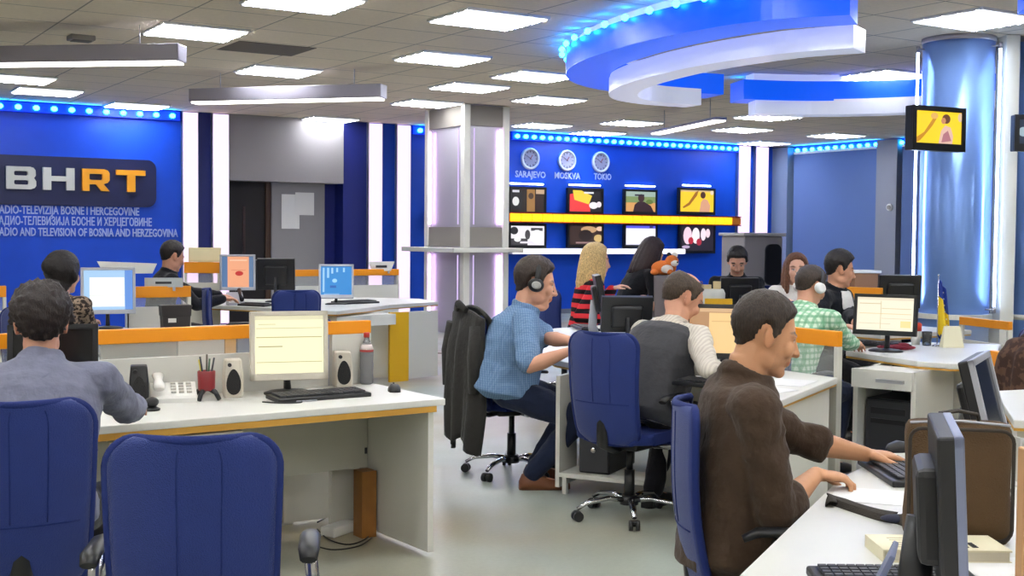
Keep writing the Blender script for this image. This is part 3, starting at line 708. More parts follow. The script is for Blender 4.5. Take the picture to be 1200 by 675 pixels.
# extra panels under desk A seen through the gap
q = MB(); a = atZ(395,592,0); q.b2((0,-.015,.02),(.25,.015,.33)); o = q.build('desk_leg_panel', side_m, None, (2.32,5.95,0)); tag(o, 'short white panel standing behind the gap under the nearest left desk', 'leg panel')
sA0 = A(-LA,.60); sA1 = A(-.02,.60)
tA = thing('desk_screen', 'office screen with orange band behind the nearest left desk', 'office screen', (oA[0],oA[1],0), rzA, 'desk screens')
q = MB(); q.b2((-LA,.715,.995),(0,.755,1.06),bev=.004); q.build('top_band', orange_m, tA)
q = MB(); q.b2((-LA,.731,.925),(-.24,.739,.995)); q.build('glass_pane', frost, tA)
q = MB(); q.b2((-LA,.72,.35),(-.24,.75,.925)); q.build('lower_panel', side_m, tA)
q = MB(); q.b2((-.22,.717,.03),(0,.753,.995)); q.build('end_panel', side_m, tA)
for x in (-LA,-2.4,-1.25): 
    q = MB(); q.b2((x,.722,0),(x+.03,.748,.35)); q.build('post', side_m, tA)
# things standing behind the frosted pane
# ---- desk C : second row left
t = ngon_desk('desk', 'white desk in the second left row, under the pale blue-white flat screen', [(0.2,9.15),(3.35,9.15),(3.35,9.95),(0.2,9.95)], group='white desks', legs=(((3.3,9.2),(3.3,9.9)),((.25,9.2),(.25,9.9))))
screen_part('office screen with orange band behind the pale flat screen and black box', atY(150,340,10.0), atY(223,340,10.0), .975, 1.065, .90)
screen_part('office screen with orange band at the left edge behind the woman in a patterned top', (0.35,10.6), (1.78,10.6), .97, 1.06, .86)
# ---- desk B : third row left, wavy front
Bp = [atZ(243,357.5,.765),atZ(300,360,.765),atZ(352,364,.765),atZ(395,364.5,.765),atZ(430,361,.765),atZ(455,357.5,.765),atZ(514,353.5,.765)]
Bp = [(p.x,p.y) for p in Bp]
Bb = [(Bp[-1][0]+.1,Bp[-1][1]+.65),(5.9,13.35),(5.4,13.2),(4.9,13.2),(4.2,13.7)]
tB = ngon_desk('desk', 'white wavy desk in the third left row with a yellow end panel', Bp+Bb, z=.765, group='white desks')
c = Vector(tB.location)
def pan2(name, m, a, b, z0, z1, parent, th=.03):
    a = Vector((a[0],a[1],0))-c; b = Vector((b[0],b[1],0))-c; mm=(a+b)/2; d=b-a
    q = MB(); q.box((mm.x,mm.y,(z0+z1)/2),(d.length,th,z1-z0),rz=math.atan2(d.y,d.x)); return q.build(name, m, parent)
ya, yb_, yc = atD(456,400,12.55), atD(478,400,12.7), atD(512,400,13.0)
pan2('end_panel', yellow_m, ya, yb_, 0, .71, tB); pan2('end_panel', side_m, yb_, yc, .02, .71, tB)
da, db = atD(384,370,12.0), atD(453,370,12.5)
dr = pan2('drawer', mat('drawer_white'), da, db, .60, .705, tB, th=.3)
hh = atD(416,373,11.83)-c; q = MB(); q.box((hh.x,hh.y,.655),(.10,.03,.022),rz=math.atan2((db-da).y,(db-da).x)); q.build('handle', dgrey_pl, dr)
pan2('lower_panel', side_m, atD(300,400,12.6), atD(455,400,12.7), .03, .6, tB)
screen_part('office screen with orange band at the back of the wavy desk, near the square column', atY(340,313,14.2), atY(467,313,14.2), .98, 1.06, .86)
screen_part('office screen with orange band and cream sheet behind the man in the dark pullover', atD(216,313,12.9), atD(258,313,12.9), 1.08, 1.195, .98)
# ---- desk D/F : long curved desk in the middle
Dp = [(3.98,4.16),(4.3,4.75),(4.36,5.3),(4.2,5.7),(4.17,5.85),(4.22,6.3),(4.55,7.1),(5.15,8.05),(5.65,8.45),(6.3,8.6),(7.0,8.5),(7.0,8.05),(6.3,7.95),(5.7,7.5),(5.3,7.0),(5.07,6.45),(5.06,4.78)]
tD = ngon_desk('desk', 'long curved white desk in the middle with an open computer holder under it', Dp, group='white desks', legs=(((4.0,4.24),(5.02,4.82)),((6.3,8.0),(6.35,8.5))))
screen_part('office screen with orange band and frosted pane ending in front of the man in brown', (5.095,4.80), (5.10,6.3), .905, .99, .72)
# ---- computer holder under the middle desk
h0 = atZ(677,562,0); h1 = atZ(727,590,0)
ph = thing('computer_holder', 'white open holder for a computer under the curved middle desk', 'computer holder', (4.28,5.72,0), math.radians(-58))
q = MB(); q.b2((-.32,-.13,.10),(.32,.13,.125)); q.build('shelf', side_m, ph)
q = MB(); q.b2((-.34,-.13,.04),(-.315,.13,.69)); q.build('side_panel', side_m, ph); q = MB(); q.b2((.315,-.13,.10),(.34,.13,.40)); q.build('side_panel', side_m, ph)
for x in (-.3,.28): 
    q = MB(); q.b2((x,-.12,0),(x+.025,-.09,.1)); q.build('foot', side_m, ph)
def tower(label, loc, rz, led=None, d=.42, w=.19, h=.42):
    t = thing('computer_tower', label, 'computer', loc, rz, 'computer towers')
    q = MB(); q.box((0,d/2,h/2),(w,d,h),bev=.008); q.build('case', black_pl, t)
    q = MB(); q.box((0,-.006,h/2),(w-.01,.014,h-.02),bev=.004); f = q.build('front_panel', dgrey_pl, t)
    q = MB(); q.box((0,-.014,h*.85),(w*.75,.006,.04)).box((0,-.014,h*.72),(w*.75,.006,.03)); q.build('drive_bay', black_pl, f)
    q = MB(); q.lathe((0,0,0),[(.016,0),(.016,.01),(.008,.012)],12); q.xf(Matrix.Translation((0,-.013,h*.33)) @ Matrix.Rotation(PI/2,4,'X')); q.build('power_button', led or chrome, f)
    return t
tower('black computer tower on the white holder under the curved middle desk', (4.28-.12,5.72+.07,.126), math.radians(32)-PI/2)
# ---- desk G : right, in front of the round column
Gp = [(6.32,5.9),(6.2,5.2),(6.26,5.0),(6.46,4.85),(7.75,5.75),(7.35,6.2),(6.9,6.05)]
tG = ngon_desk('desk', 'white desk on the right with a small flag and a wide black screen on it', Gp, group='white desks')
c = Vector(tG.location)
ga, gb = atD(1010,430,7.85), atD(1080,430,7.6)
dr = pan2('drawer', mat('drawer_white'), ga, gb, .575, .69, tG, th=.3)
hm = atD(1043,433,7.50)-c; q = MB(); q.box((hm.x,hm.y,.635),(.17,.03,.02),rz=math.atan2((gb-ga).y,(gb-ga).x)); q.build('handle', alu, dr)
gd = (gb-ga).normalized(); gn = Vector((gd.y,-gd.x,0)); gn = gn if gn.dot(FW) > 0 else -gn
pan2('side_panel', side_m, ga-gn*.12+gd*.015, ga+gn*.4+gd*.015, 0.02, .69, tG); pan2('side_panel', side_m, gb-gn*.12, gb+gn*.5, 0.02, .69, tG)
pan2('back_panel', side_m, gb+gn*.55, gb+gn*.55+gd*.5, .02, .69, tG)
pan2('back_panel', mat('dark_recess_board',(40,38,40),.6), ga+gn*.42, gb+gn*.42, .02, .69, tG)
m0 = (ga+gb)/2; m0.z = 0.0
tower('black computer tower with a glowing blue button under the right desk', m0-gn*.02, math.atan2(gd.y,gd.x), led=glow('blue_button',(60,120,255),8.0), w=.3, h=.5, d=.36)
pL = atD(1152,455,7.3); q = MB(); q.b2((-.03,-.03,0),(.03,.03,.70)); q.build('leg', side_m, tG, (pL.x-c.x,pL.y-c.y,0))
o = MB(); k0 = atZ(996,512,0); o.b2((-.16,-.05,0.0),(.16,.15,.66),bev=.02); o = o.build('dark_gap_block', black_pl, None, (k0.x+.1,k0.y+.1,0)); tag(o,'tall black block standing in for the dark gap between the middle screen and the right desk','block')  # black block added to paint in the dark of the gap
screen_part('office screen with orange band beside the round column', atD(1126,388,10.2), atD(1184,388,9.6), .80, .865, .68)
screen_part('office screen with orange band near the right edge, beside the brown jacket', atD(1163,412,7.4), atD(1215,412,6.9), .75, .84, .6)
screen_part('office screen with orange band behind the man in the dark suit', atD(988,338,10.4), atD(1034,338,10.2), 1.0, 1.095, .9)
screen_part('small office screen with orange band left of the black screen in the background', atD(798,348,11.2), atD(822,348,11.0), .88, .985, .75)
# ---- desk of the man in the background and his neighbours
ngon_desk('desk', 'white desk in the background with a black screen and bags, under the last wall screen', [tuple(atD(775,355,11.4).xy),tuple(atD(905,360,11.2).xy),tuple(atD(905,350,12.2).xy),tuple(atD(775,345,12.4).xy)], group='white desks', legs=((tuple(atD(800,360,11.5).xy),tuple(atD(905,362,11.4).xy)),))
# yellow board in the background
p = atD(842,356,10.9); q = MB(); q.box((0,0,0),(.24,.03,.12),rz=-YAW); o = q.build('desk_nameplate', yellow_m, None, (p.x,p.y,.9)); 
q = MB(); q.box((0,0,-.48),(.03,.03,.84)); q.build('stand', side_m, o); tag(o,'yellow plate on a stand in front of the black screen in the background','plate')
# ---- desk of the man in brown (front right) and desk at right edge
Pp = [(1.25,1.62),(1.88,2.06),(2.96,2.77),(3.72,3.12),(4.15,2.85),(3.4,1.75),(2.3,.75),(1.5,.85)]
ngon_desk('desk', 'white desk in the right foreground with keyboard, bag and dark screens', Pp, group='white desks', legs=(((3.6,3.0),(4.0,2.75)),((1.6,1.7),(2.0,1.2))))
Hp = [tuple(atZ(1166,458,.74).xy), tuple(atZ(1188,492,.74).xy), tuple(atZ(1330,500,.74).xy), tuple(atZ(1330,450,.74).xy)]
ngon_desk('desk', 'white desk cut by the right edge, in front of the brown jacket', Hp, group='white desks', legs=((Vector(Hp[1])+Vector((.05,.0)),Vector(Hp[0])+Vector((.07,-.05))),))
p = atD(1209,600,2.75)
t = thing('desk_screen', 'tan wooden edge of a screen at the right border', 'office screen', (p.x,p.y,0), -YAW, 'desk screens')
q = MB(); q.b2((-.027,-.02,0),(.02,.02,1.04),bev=.004); q.build('wood_edge', mat('tan_wood',(196,150,104),.5), t)
q = MB(); q.b2((.02,-.015,.03),(.5,.015,1.03)); q.build('lower_panel', side_m, t)
# ------------------------------------------------------------------ office chairs
blue_mesh = mat('chair_blue_mesh', (6,38,112), 0.75, bump=0.35, bscale=320, vary=0.12, vscale=14, sheen=0.2)
seat_blue = mat('chair_blue_seat', (8,32,98), 0.85, bump=0.2, bscale=200)
caster_m = mat('caster_black', (24,24,26), 0.4)
def backrest_fn(w, z0, z1, taper, dep, lean):
    def fn(u, v):
        zz = z0+(z1-z0)*v; s_ = 2*u-1
        v = (1-math.cos(PI*v))/2; zz = z0+(z1-z0)*v; rr_ = .075; red = 0.0   # rounded corners, straight sides
        for t_ in (v*(z1-z0), (1-v)*(z1-z0)):
            if t_ < rr_: red = max(red, rr_-math.sqrt(max(0,rr_*rr_-(rr_-t_)**2)))
        ww = w*(1-taper*(1-v))-2*red
        x = s_*ww/2
        y = -dep*(1-s_*s_) + 0.0
        y += -lean*(v-0.25) - 0.035*math.cos((v-.35)*3.0)
        return (x, y, zz)
    return fn
def make_chair(label, w=.42, z0=.43, z1=1.0, arms=True):
    t = thing('office_chair', label, 'chair', (0,0,0), 0, 'blue office chairs')
    fn = backrest_fn(w, z0, z1, .10, .05, .10)
    q = MB(); q.grid(lambda u,v: Vector(fn(u,v))+Vector((0,-.20,0)), 17, 33, 0.016); b = q.build('backrest', blue_mesh, t)
    # rim tube of the back
    R = []
    for k in range(17): R.append(fn(k/16,1))
    for k in range(1,32): R.append(fn(1,1-k/32))
    for k in range(17): R.append(fn(1-k/16,0))
    for k in range(1,32): R.append(fn(0,k/32))
    q = MB(); q.tube([Vector(p)+Vector((0,-.20,0)) for p in R], .013, 6, closed=True); q.build('rim', seat_blue, b)
    for P_ in ([(k/12,.42) for k in range(1,12)],[(.42,.43+.5*k/12) for k in range(12)],[(.68,.43+.5*k/12) for k in range(12)]):
        q = MB(); q.tube([Vector(fn(*p_))+Vector((0,-.2085,0)) for p_ in P_],.0028,6); q.build('seam', seat_blue, b)
    q = MB(); q.tube([(0,-.02,.40),(0,-.16,.38),(0,-.262,.42),(0,-.272,.52),(0,-.290,.66)], [.024,.024,.022,.02,.016], 8, flat=(1.6,.6)); q.build('back_support', black_pl, t)
    q = MB(); q.prism(rrect(-.235,-.22,.235,.23,.09), .43, .49, bev=.018); q.build('seat', seat_blue, t)
    q = MB(); q.b2((-.13,-.14,.385),(.13,.14,.43),bev=.01); q.build('seat_plate', black_pl, t)
    q = MB(); q.cyl((0,0,.10),(0,0,.26),.028,n=14); q.cyl((0,0,.26),(0,0,.39),.018,n=12); q.build('gas_column', black_pl, t)
    q = MB(); q.cyl((0,0,.075),(0,0,.125),.05,.042,n=16)
    q.build('base_hub', black_pl, t)
    for k in range(5):
        a = 2*PI*k/5+.35; d = Vector((math.cos(a),math.sin(a),0))
        q = MB(); q.tube([d*.035+Vector((0,0,.10)), d*.12+Vector((0,0,.112)), d*.24+Vector((0,0,.095)), d*.295+Vector((0,0,.066))], [.02,.018,.015,.012], 8, flat=(1.1,.8)); L_ = q.build('base_arm', chrome, t)
        q = MB(); pp = d*.295; s_ = Vector((-d.y,d.x,0))
        q.cyl(pp+s_*.008+Vector((0,0,.027)), pp+s_*.028+Vector((0,0,.027)), .0265, n=14); q.cyl(pp-s_*.028+Vector((0,0,.027)), pp-s_*.008+Vector((0,0,.027)), .0265, n=14)
        q.box((pp.x,pp.y,.045),(.03,.05,.02),rz=math.atan2(d.y,d.x),bev=.006); q.cyl(pp+s_*-.01+Vector((0,0,.03)), pp+s_*.01+Vector((0,0,.03)), .01,n=8)
        q.build('caster', caster_m, L_)
    if arms:
        for s_ in (-1,1):
            q = MB(); q.tube([(s_*.15,0,.41),(s_*.265,0,.415),(s_*.285,.0,.45),(s_*.285,-.01,.56),(s_*.275,-.03,.665)], [.014,.014,.014,.013,.012], 8, flat=(1,1.5)); ar = q.build('armrest_post', chrome, t)
            q = MB(); q.tube([(s_*.275,-.13,.655),(s_*.275,-.09,.675),(s_*.275,.05,.678),(s_*.275,.12,.67)], [.02,.026,.026,.018], 8, flat=(1.1,.55)); q.build('armrest_pad', black_pl, ar)
    return t
ch0 = make_chair('empty blue office chair nearest the camera on the left')
ch0.location = (1.03,3.20,0); ch0.rotation_euler = (0,0,math.radians(-24))
dup(ch0, (.70,4.06,0), math.radians(-6), 'blue office chair of the man in the grey-blue shirt, cut by the left edge')
CH_P7 = ((3.99,5.23,0), math.radians(-70))
dup(ch0, CH_P7[0], CH_P7[1], 'blue office chair behind the man in a grey vest')
CH_P4 = ((4.08,6.57,0), math.radians(-100))
dup(ch0, CH_P4[0], CH_P4[1], 'office chair under the man with headphones, with a dark jacket over its back')
_b = atD(819,560,3.75); CH_P12 = ((_b.x+.19,_b.y-.144,0), math.radians(-127))
dup(ch0, CH_P12[0], CH_P12[1], 'blue office chair of the man in the brown shirt, seen edge-on')
p = atD(662,360,11.6); dup(ch0, (p.x,p.y,0), math.radians(-80), 'blue office chair of the blonde woman, against the blue wall')
p = atD(232,350,10.9); dup(ch0, (p.x+.34,p.y-.1,0), math.radians(-112), 'blue office chair right of the black box, by the man in the dark pullover')
p = atD(339,345,11.0); dup(ch0, (p.x,p.y,0), math.radians(-8), 'empty blue office chair in front of the wavy desk')
p = atZ(335,580,0); dup(ch0, (p.x,p.y+.15,0), math.radians(20), 'blue office chair behind the nearest left screen, its casters showing under the desk')
p = atD(895,335,12.4); dup(ch0, (p.x,p.y,0), math.radians(150), 'blue office chair beside the man in black in the background')
p = atD(1040,318,14.2); dup(ch0, (p.x,p.y,0), math.radians(-20), 'left one of two blue chairs under the narrow blind, beside the round column'); p = atD(1066,318,13.4); dup(ch0, (p.x,p.y,0), math.radians(-35), 'right one of two blue chairs under the narrow blind, beside the round column')
# ------------------------------------------------------------------ people
from mathutils.bvhtree import BVHTree
import numpy as np
def frame(fwd, up):
    f_ = Vector(fwd).normalized(); r_ = f_.cross(Vector(up)).normalized(); u_ = r_.cross(f_)
    return Matrix((r_, f_, u_)).transposed()          # columns: right, forward, up
def remesh_obj(name, mb, voxel, mats, parent, smooth=3, deci=0.5, wr=0.0, wrs=9.0):
    bmesh.ops.recalc_face_normals(mb.bm, faces=mb.bm.faces[:])
    me = bpy.data.meshes.new(name); mb.bm.to_mesh(me); mb.bm.free()
    o = bpy.data.objects.new(name, me); C.objects.link(o)
    m = o.modifiers.new('r','REMESH'); m.mode = 'VOXEL'; m.voxel_size = voxel; m.adaptivity = 0
    m = o.modifiers.new('s','SMOOTH'); m.iterations = smooth; m.factor = 0.5
    if deci < 1: m = o.modifiers.new('d','DECIMATE'); m.ratio = deci
    m2 = bpy.data.meshes.new_from_object(o.evaluated_get(bpy.context.evaluated_depsgraph_get()))
    bpy.data.objects.remove(o); bpy.data.meshes.remove(me)
    if wr:
        n = [v.normal.copy() for v in m2.vertices]
        for v,nn in zip(m2.vertices, n):
            p = v.co; k = noise.noise(Vector((p.x*wrs,p.y*wrs,p.z*wrs*1.7))); k2 = noise.noise(Vector((p.x*wrs*2.3+7,p.y*wrs*2.3,p.z*wrs*3)))
            v.co = p + nn*wr*((1-abs(k)*2.2) + .5*k2)
    for q in (mats if isinstance(mats,list) else [mats]): m2.materials.append(q)
    m2.polygons.foreach_set('use_smooth', [True]*len(m2.polygons))
    m2.name = name
    r = bpy.data.objects.new(name, m2); C.objects.link(r); r.parent = parent
    return r
def limb(mb, pts, rs, n=12):
    pts = [Vector(p) for p in pts]
    mb.tube(pts, list(rs), n)
    for p,r_ in zip(pts, rs): mb.ell(p, (r_,r_,r_), 12)
def ringpts(c, R, rx, ry, n=20, front=1.0):
    out = []
    for k in range(n):
        a = 2*PI*k/n; x = math.cos(a); y = math.sin(a)
        # slightly squared ellipse
        e = 0.85
        x = math.copysign(abs(x)**e, x); y = math.copysign(abs(y)**e, y)
        out.append(c + R @ Vector((x*rx, y*ry*(front if y > 0 else 1), 0)))
    return out
def hand(mb, W, d, n, thumb, curl, s=1.0):
    d = Vector(d).normalized(); n = Vector(n); n = (n-d*n.dot(d)).normalized(); t = Vector(thumb); t = (t-d*t.dot(d)-n*t.dot(n)).normalized()
    R = Matrix((t,d,n)).transposed()
    mb.ell(W+d*.048*s, (.041*s,.052*s,.0165*s), 14, R); mb.ell(W+d*.075*s, (.041*s,.022*s,.013*s), 12, R); mb.ell(W+d*.02*s,(.03*s,.03*s,.019*s),10,R)
    for i,L in enumerate((.071,.079,.074,.057)):
        p = W + d*(.086-(.004 if i in (0,) else 0)-(.009 if i==3 else 0))*s + t*(.0315-.021*i)*s
        a = .15+curl*.5; pts = [p-d*.012*s, p]
        spread = (1.5-i)*.05
        for k,fr in enumerate((.45,.31,.24)):
            dd = (d*math.cos(a)+n*math.sin(a)+t*spread).normalized(); p = p+dd*L*fr*s; pts.append(p); a += curl*(.9 if k==0 else .6)
        limb(mb, pts, [.0095*s,.0095*s,.0088*s,.008*s,.0068*s], 8)
    p = W+d*.022*s+t*.026*s; pts = [p]; 
    for k,(L,q) in enumerate(((.042,(.62,.72,.25)),(.032,(.85,.35,.3)),(.026,(.95,.1,.3)))):
        dd = (d*q[0]+t*q[1]+n*q[2]*(.5+curl)).normalized(); p = p+dd*L*s; pts.append(p)
    limb(mb, pts, [.015*s,.0125*s,.0105*s,.008*s], 8)
def head_parts(mb, M, fat=0.0, female=False):
    def e(c, r, rot=None):
        A = M @ Matrix.Translation(c)
        if rot: A = A @ Matrix.Rotation(rot[1],4,rot[0])
        q = bmesh.ops.create_uvsphere(mb.bm, u_segments=20, v_segments=14, radius=1.0, matrix=A @ Matrix.Diagonal((r[0],r[1],r[2],1)))
    e((0,-.012,.034),(.076,.091,.084)); e((0,.004,.012),(.072,.084,.082))
    e((0,.026,-.03),(.060+fat*.3,.062,.078)); e((0,.050,-.086),(.034+fat*.5,.034,.026)); e((0,.070,-.095),(.020,.018,.018))
    for s_ in (-1,1):
        e((s_*.043,.010,-.062),(.017+fat,.042,.032)); e((s_*.036,.064,-.022),(.026+fat*.5,.022,.028)); e((s_*.033,.068,.022),(.026,.017,.010))
        e((s_*.0315,.071,.004),(.015,.012,.009)); e((s_*.0775,-.008,-.004),(.009,.020,.031),('Z',s_*.35)); e((s_*.081,-.016,.006),(.008,.013,.022),('Z',s_*.5))
        e((s_*.011,.096,-.031),(.0085,.011,.008))
    if fat: e((0,.03,-.108),(.045,.05,.022))
    q = 0.86 if female else 1.0
    for k in range(7):
        t_ = k/6; e((0,.081+.025*q*t_**1.2,.016-.046*t_),(.0075+.0045*t_,.013,.012))
    e((0,.101*1.0+.006*q,-.029),(.011,.012,.0095))
    e((0,.083,-.056),(.023,.0135,.0062)); e((0,.0815,-.067),(.020,.0135,.0072)); e((0,.078,-.045),(.024,.014,.010))
def head_colors(p, C_):
    """local head coords -> base colour of skin features"""
    x,y,z = p; sk = C_['skin']; col = list(sk)
    def mixc(c, k):
        for i in range(3): col[i] = col[i]*(1-k)+c[i]*k
    def sm(v,a,b): 
        t = min(max((v-a)/(b-a),0),1); return t*t*(3-2*t)
    if y > .03:
        ax = abs(x)
        mixc(C_['lip'], .75*(1-sm(((x/.023)**2+((z+.0615)/.0095)**2),.7,1.3)) if y>.07 else 0)
        mixc(C_['brow'], .95*(1-sm((((ax-.034)/.021)**2+((z-.0285+ (ax-.034)**2*6)/.0068)**2),.6,1.3)))
        k = (((ax-.0315)/.0125)**2+((z-.005)/.0058)**2)
        mixc((.62,.58,.55), .9*(1-sm(k,.75,1.1))); k2 = (((ax-.0315)/.0055)**2+((z-.005)/.0058)**2); mixc((.04,.025,.02), 1-sm(k2,.6,1.1))
        k3 = (((ax-.0315)/.0145)**2+((z-.0115)/.0034)**2); mixc((.05,.03,.025), .85*(1-sm(k3,.7,1.2)))
        if C_.get('beard') and z < -.035 and y > .0:
            mixc(C_['brow'], C_['beard']*sm(-.03-z,0,.02)*(1 if ((x/.022)**2+((z+.0615)/.009)**2) > 1 else 0))
    mixc((sk[0]*.95,sk[1]*.72,sk[2]*.66), .35 if abs(x) > .074 and abs(z) < .04 else 0)
    return (col[0],col[1],col[2],1.0)
def hairline(az, style):
    """lowest elevation (deg) of the hair for azimuth az (0 front .. 180 back)"""
    if style in ('short','balding','crop'): T = [(0,38),(28,37),(48,32),(62,22),(70,-2),(78,-14),(86,-6),(92,14),(108,16),(118,-8),(126,-30),(150,-42),(180,-44)]
    else: T = [(0,46),(20,44),(40,34),(58,10),(70,-30),(90,-55),(120,-62),(180,-64)]
    for (a,b),(c,d) in zip(T,T[1:]):
        if az <= c: return b+(d-b)*(az-a)/(c-a)
    return T[-1][1]
def make_hair(name, bvh, M, style, top, side, m, parent, seed=0, n1=72, n2=40, tuft=.004):
    c = M @ Vector((0,-.008,.012)); R3 = M.to_3x3(); s = R3.col[0].length
    verts = []; 
    def P(i,j):
        az = -PI+2*PI*i/n1; el = -PI/2+PI*j/n2
        dl = Vector((math.sin(az)*math.cos(el), math.cos(az)*math.cos(el), math.sin(el)))
        d = (R3 @ dl).normalized(); h = bvh.ray_cast(c, d)
        r0 = (h[0]-c).length if h[0] else .1*s
        r0 = min(r0, .125*s)
        azd = abs(math.degrees(az)); eld = math.degrees(el)
        k = (eld-hairline(azd,style))/7.0; k = min(max(k,0),1)
        if style == 'balding':
            an_ = math.degrees(math.acos(max(-1,min(1,dl.dot(Vector((0,.05,1)).normalized()))))); k *= min(1,max(0,(an_-24)/16)) if azd > 60 else min(1,max(0,(an_-34)/14))
        th = side+(top-side)*max(0,math.sin(el))**1.0
        if azd < 50 and eld > 20: th *= .92
        q = noise.noise(dl*9+Vector((seed,0,0)))*tuft + noise.noise(Vector((dl.x*26,dl.y*26,dl.z*9))+Vector((0,seed,0)))*tuft*.7
        r_ = r0+s*((th+q)*k - .006*(1-k))
        return c+d*r_
    q = MB(); V = [[q.bm.verts.new(P(i,j)) for j in range(1,n2)] for i in range(n1)]
    tp = q.bm.verts.new(P(0,n2)); bt = q.bm.verts.new(P(0,0)); fs = []
    for i in range(n1):
        A = V[i]; B = V[(i+1)%n1]
        for j in range(n2-2): fs.append(q.bm.faces.new((A[j],B[j],B[j+1],A[j+1])))
        fs.append(q.bm.faces.new((A[-1],B[-1],tp))); fs.append(q.bm.faces.new((B[0],A[0],bt)))
    q._fin(fs, True)
    return q
def skin_mat(): 
    m = mat('skin', (200,150,125), 0.5, spec=0.4, vcol=True)
    m.node_tree.nodes['Principled BSDF'].inputs['Subsurface Weight'].default_value = 0.0
    return m
def hair_mat(c):
    nm = 'hair_%d_%d_%d' % c
    if nm in MATS: return MATS[nm]
    m = mat(nm, c, .5, spec=.4); nd, lk, bs = nodes_of(m); tc = nd.new('ShaderNodeTexCoord'); mp = nd.new('ShaderNodeMapping'); mp.inputs['Scale'].default_value = (1,1,.22); mp.inputs['Rotation'].default_value = (.5,.2,0)
    n = nd.new('ShaderNodeTexNoise'); n.inputs['Scale'].default_value = 240; n.inputs['Detail'].default_value = 3; lk.new(tc.outputs['Object'], mp.inputs['Vector']); lk.new(mp.outputs['Vector'], n.inputs['Vector'])
    b = nd.new('ShaderNodeBump'); b.inputs['Strength'].default_value = .35; b.inputs['Distance'].default_value = .01; lk.new(n.outputs['Fac'], b.inputs['Height']); lk.new(b.outputs['Normal'], bs.inputs['Normal'])
    cr = nd.new('ShaderNodeValToRGB'); cr.color_ramp.elements[0].position=.35; cr.color_ramp.elements[1].position=.7; a = rgb(c); cr.color_ramp.elements[0].color = (a[0]*.5,a[1]*.5,a[2]*.5,1); cr.color_ramp.elements[1].color = (min(1,a[0]*1.35),min(1,a[1]*1.35),min(1,a[2]*1.35),1)
    lk.new(n.outputs['Fac'], cr.inputs['Fac']); lk.new(cr.outputs['Color'], bs.inputs['Base Color']); return m
def person(label, pos, rz, s=1.0, hs=1.0, lean=10, side=0, hyaw=0, hpitch=0, hroll=0, twist=0, arms=None, sleeve='long', hipz=.575, bulk=(1,1), belly=0,
           skin=(205,150,122), hairc=(40,28,22), hair='short', htop=.028, hside=.012, top=None, bottom=None, shoe=None, extra=None, voxel=.007, fat=0.0, female=False,
           collar=True, tuft=.004, feet=((.13,.36),(-.13,.36)), beard=0.0, wr=.004, palm=None, curl=(.45,.45), handdir=None, lip=None, footyaw=(0,0), knee_w=.15, knees=True, headfwd=.02, tt=.5):
    root = thing('person', label, 'person', (pos[0],pos[1],0), rz)
    inv = Matrix.Rotation(-rz,3,'Z'); Lc = lambda w: inv @ (Vector(w)-Vector((pos[0],pos[1],0)))
    L = math.radians(lean); S_ = math.radians(side)
    hip = Vector((0,0,hipz))
    up1 = Vector((math.sin(S_),math.sin(L*.7),math.cos(L*.7))).normalized(); up2 = Vector((math.sin(S_),math.sin(L*1.3),math.cos(L*1.3))).normalized()
    T = tt*s; mid = hip+up1*T*.5; nb = mid+up2*T*.5
    Rt = Matrix.Rotation(math.radians(twist),3,'Z')
    def spine(t_): return hip.lerp(mid,t_*2) if t_ < .5 else mid.lerp(nb,(t_-.5)*2)
    def spR(t_):
        u_ = up1.lerp(up2,t_).normalized(); f_ = Vector((0,1,0)); x = f_.cross(u_).normalized(); R = Matrix((x,u_.cross(x),u_)).transposed()
        return Matrix.Rotation(math.radians(twist)*t_,3,'Z') @ R
    bx,by = bulk
    prof = [(-.13,.135,.11,1),(-.04,.168*bx,.125*by,1),(.08,.160*bx,.118*by,1+belly*.6),(.30,.148*bx,.108*by,1+belly),(.55,.160*bx,.112*by,1+belly*.5),(.78,.178*bx**.6,.110*by,1.0),(.90,.172,.092,.95),(.95,.130,.084,.95),(1.0,.085,.072,1),(1.04,.062,.060,1),(1.16,.055,.058,1)]
    if female: prof = [(a,b*(.9 if i>2 else 1.0)*(1 if i not in (3,) else .88),c_*(.92),d_) for i,(a,b,c_,d_) in enumerate(prof)]
    def torso(mb, inf, t0, t1, sc=1.0):
        R = []
        for a,b,c_,fr in prof:
            if a < t0-1e-6 or a > t1+1e-6: continue
            R.append(ringpts(spine(a), spR(min(max(a,0),1)), (b*s+inf)*sc, (c_*s+inf)*sc, front=fr))
        mb.loft(R)
    hu = up2
    hc = nb + (hu*.45+Vector((0,0,.55))).normalized()*(.140*s*(1+.55*(hs-1))) + Rt @ Vector((0,headfwd*s,0))
    Rh = Matrix.Rotation(math.radians(hyaw),3,'Z') @ Matrix.Rotation(math.radians(hpitch),3,'X') @ Matrix.Rotation(math.radians(hroll),3,'Y')
    MH = Matrix.Translation(hc) @ (Rh*(hs*1.04)).to_4x4()
    sw = (.175 if female else .195)*s
    sh = {k: spine(.88)+spR(1.0) @ Vector((k*sw,0,0)) for k in (1,-1)}
    # ---- arms
    A = {}
    for k in (1,-1):
        tgt = (arms or {}).get(k)
        if tgt is None: W = hip+Vector((k*.16,.36*s,.10))
        else: W = Lc(tgt)
        l1,l2 = .30*s,.26*s; d = W-sh[k]; D_ = d.length
        if D_ > (l1+l2)*.985: W = sh[k]+d*((l1+l2)*.985/D_); d = W-sh[k]; D_ = d.length
        a_ = (l1*l1-l2*l2+D_*D_)/(2*D_); h_ = math.sqrt(max(l1*l1-a_*a_,0)); dn = d.normalized()
        pole = Vector((k*.45,-.35,-1.0)); pole = (pole-dn*pole.dot(dn)).normalized()
        E_ = sh[k]+dn*a_+pole*h_; A[k] = (sh[k],E_,W)
    legs = {}
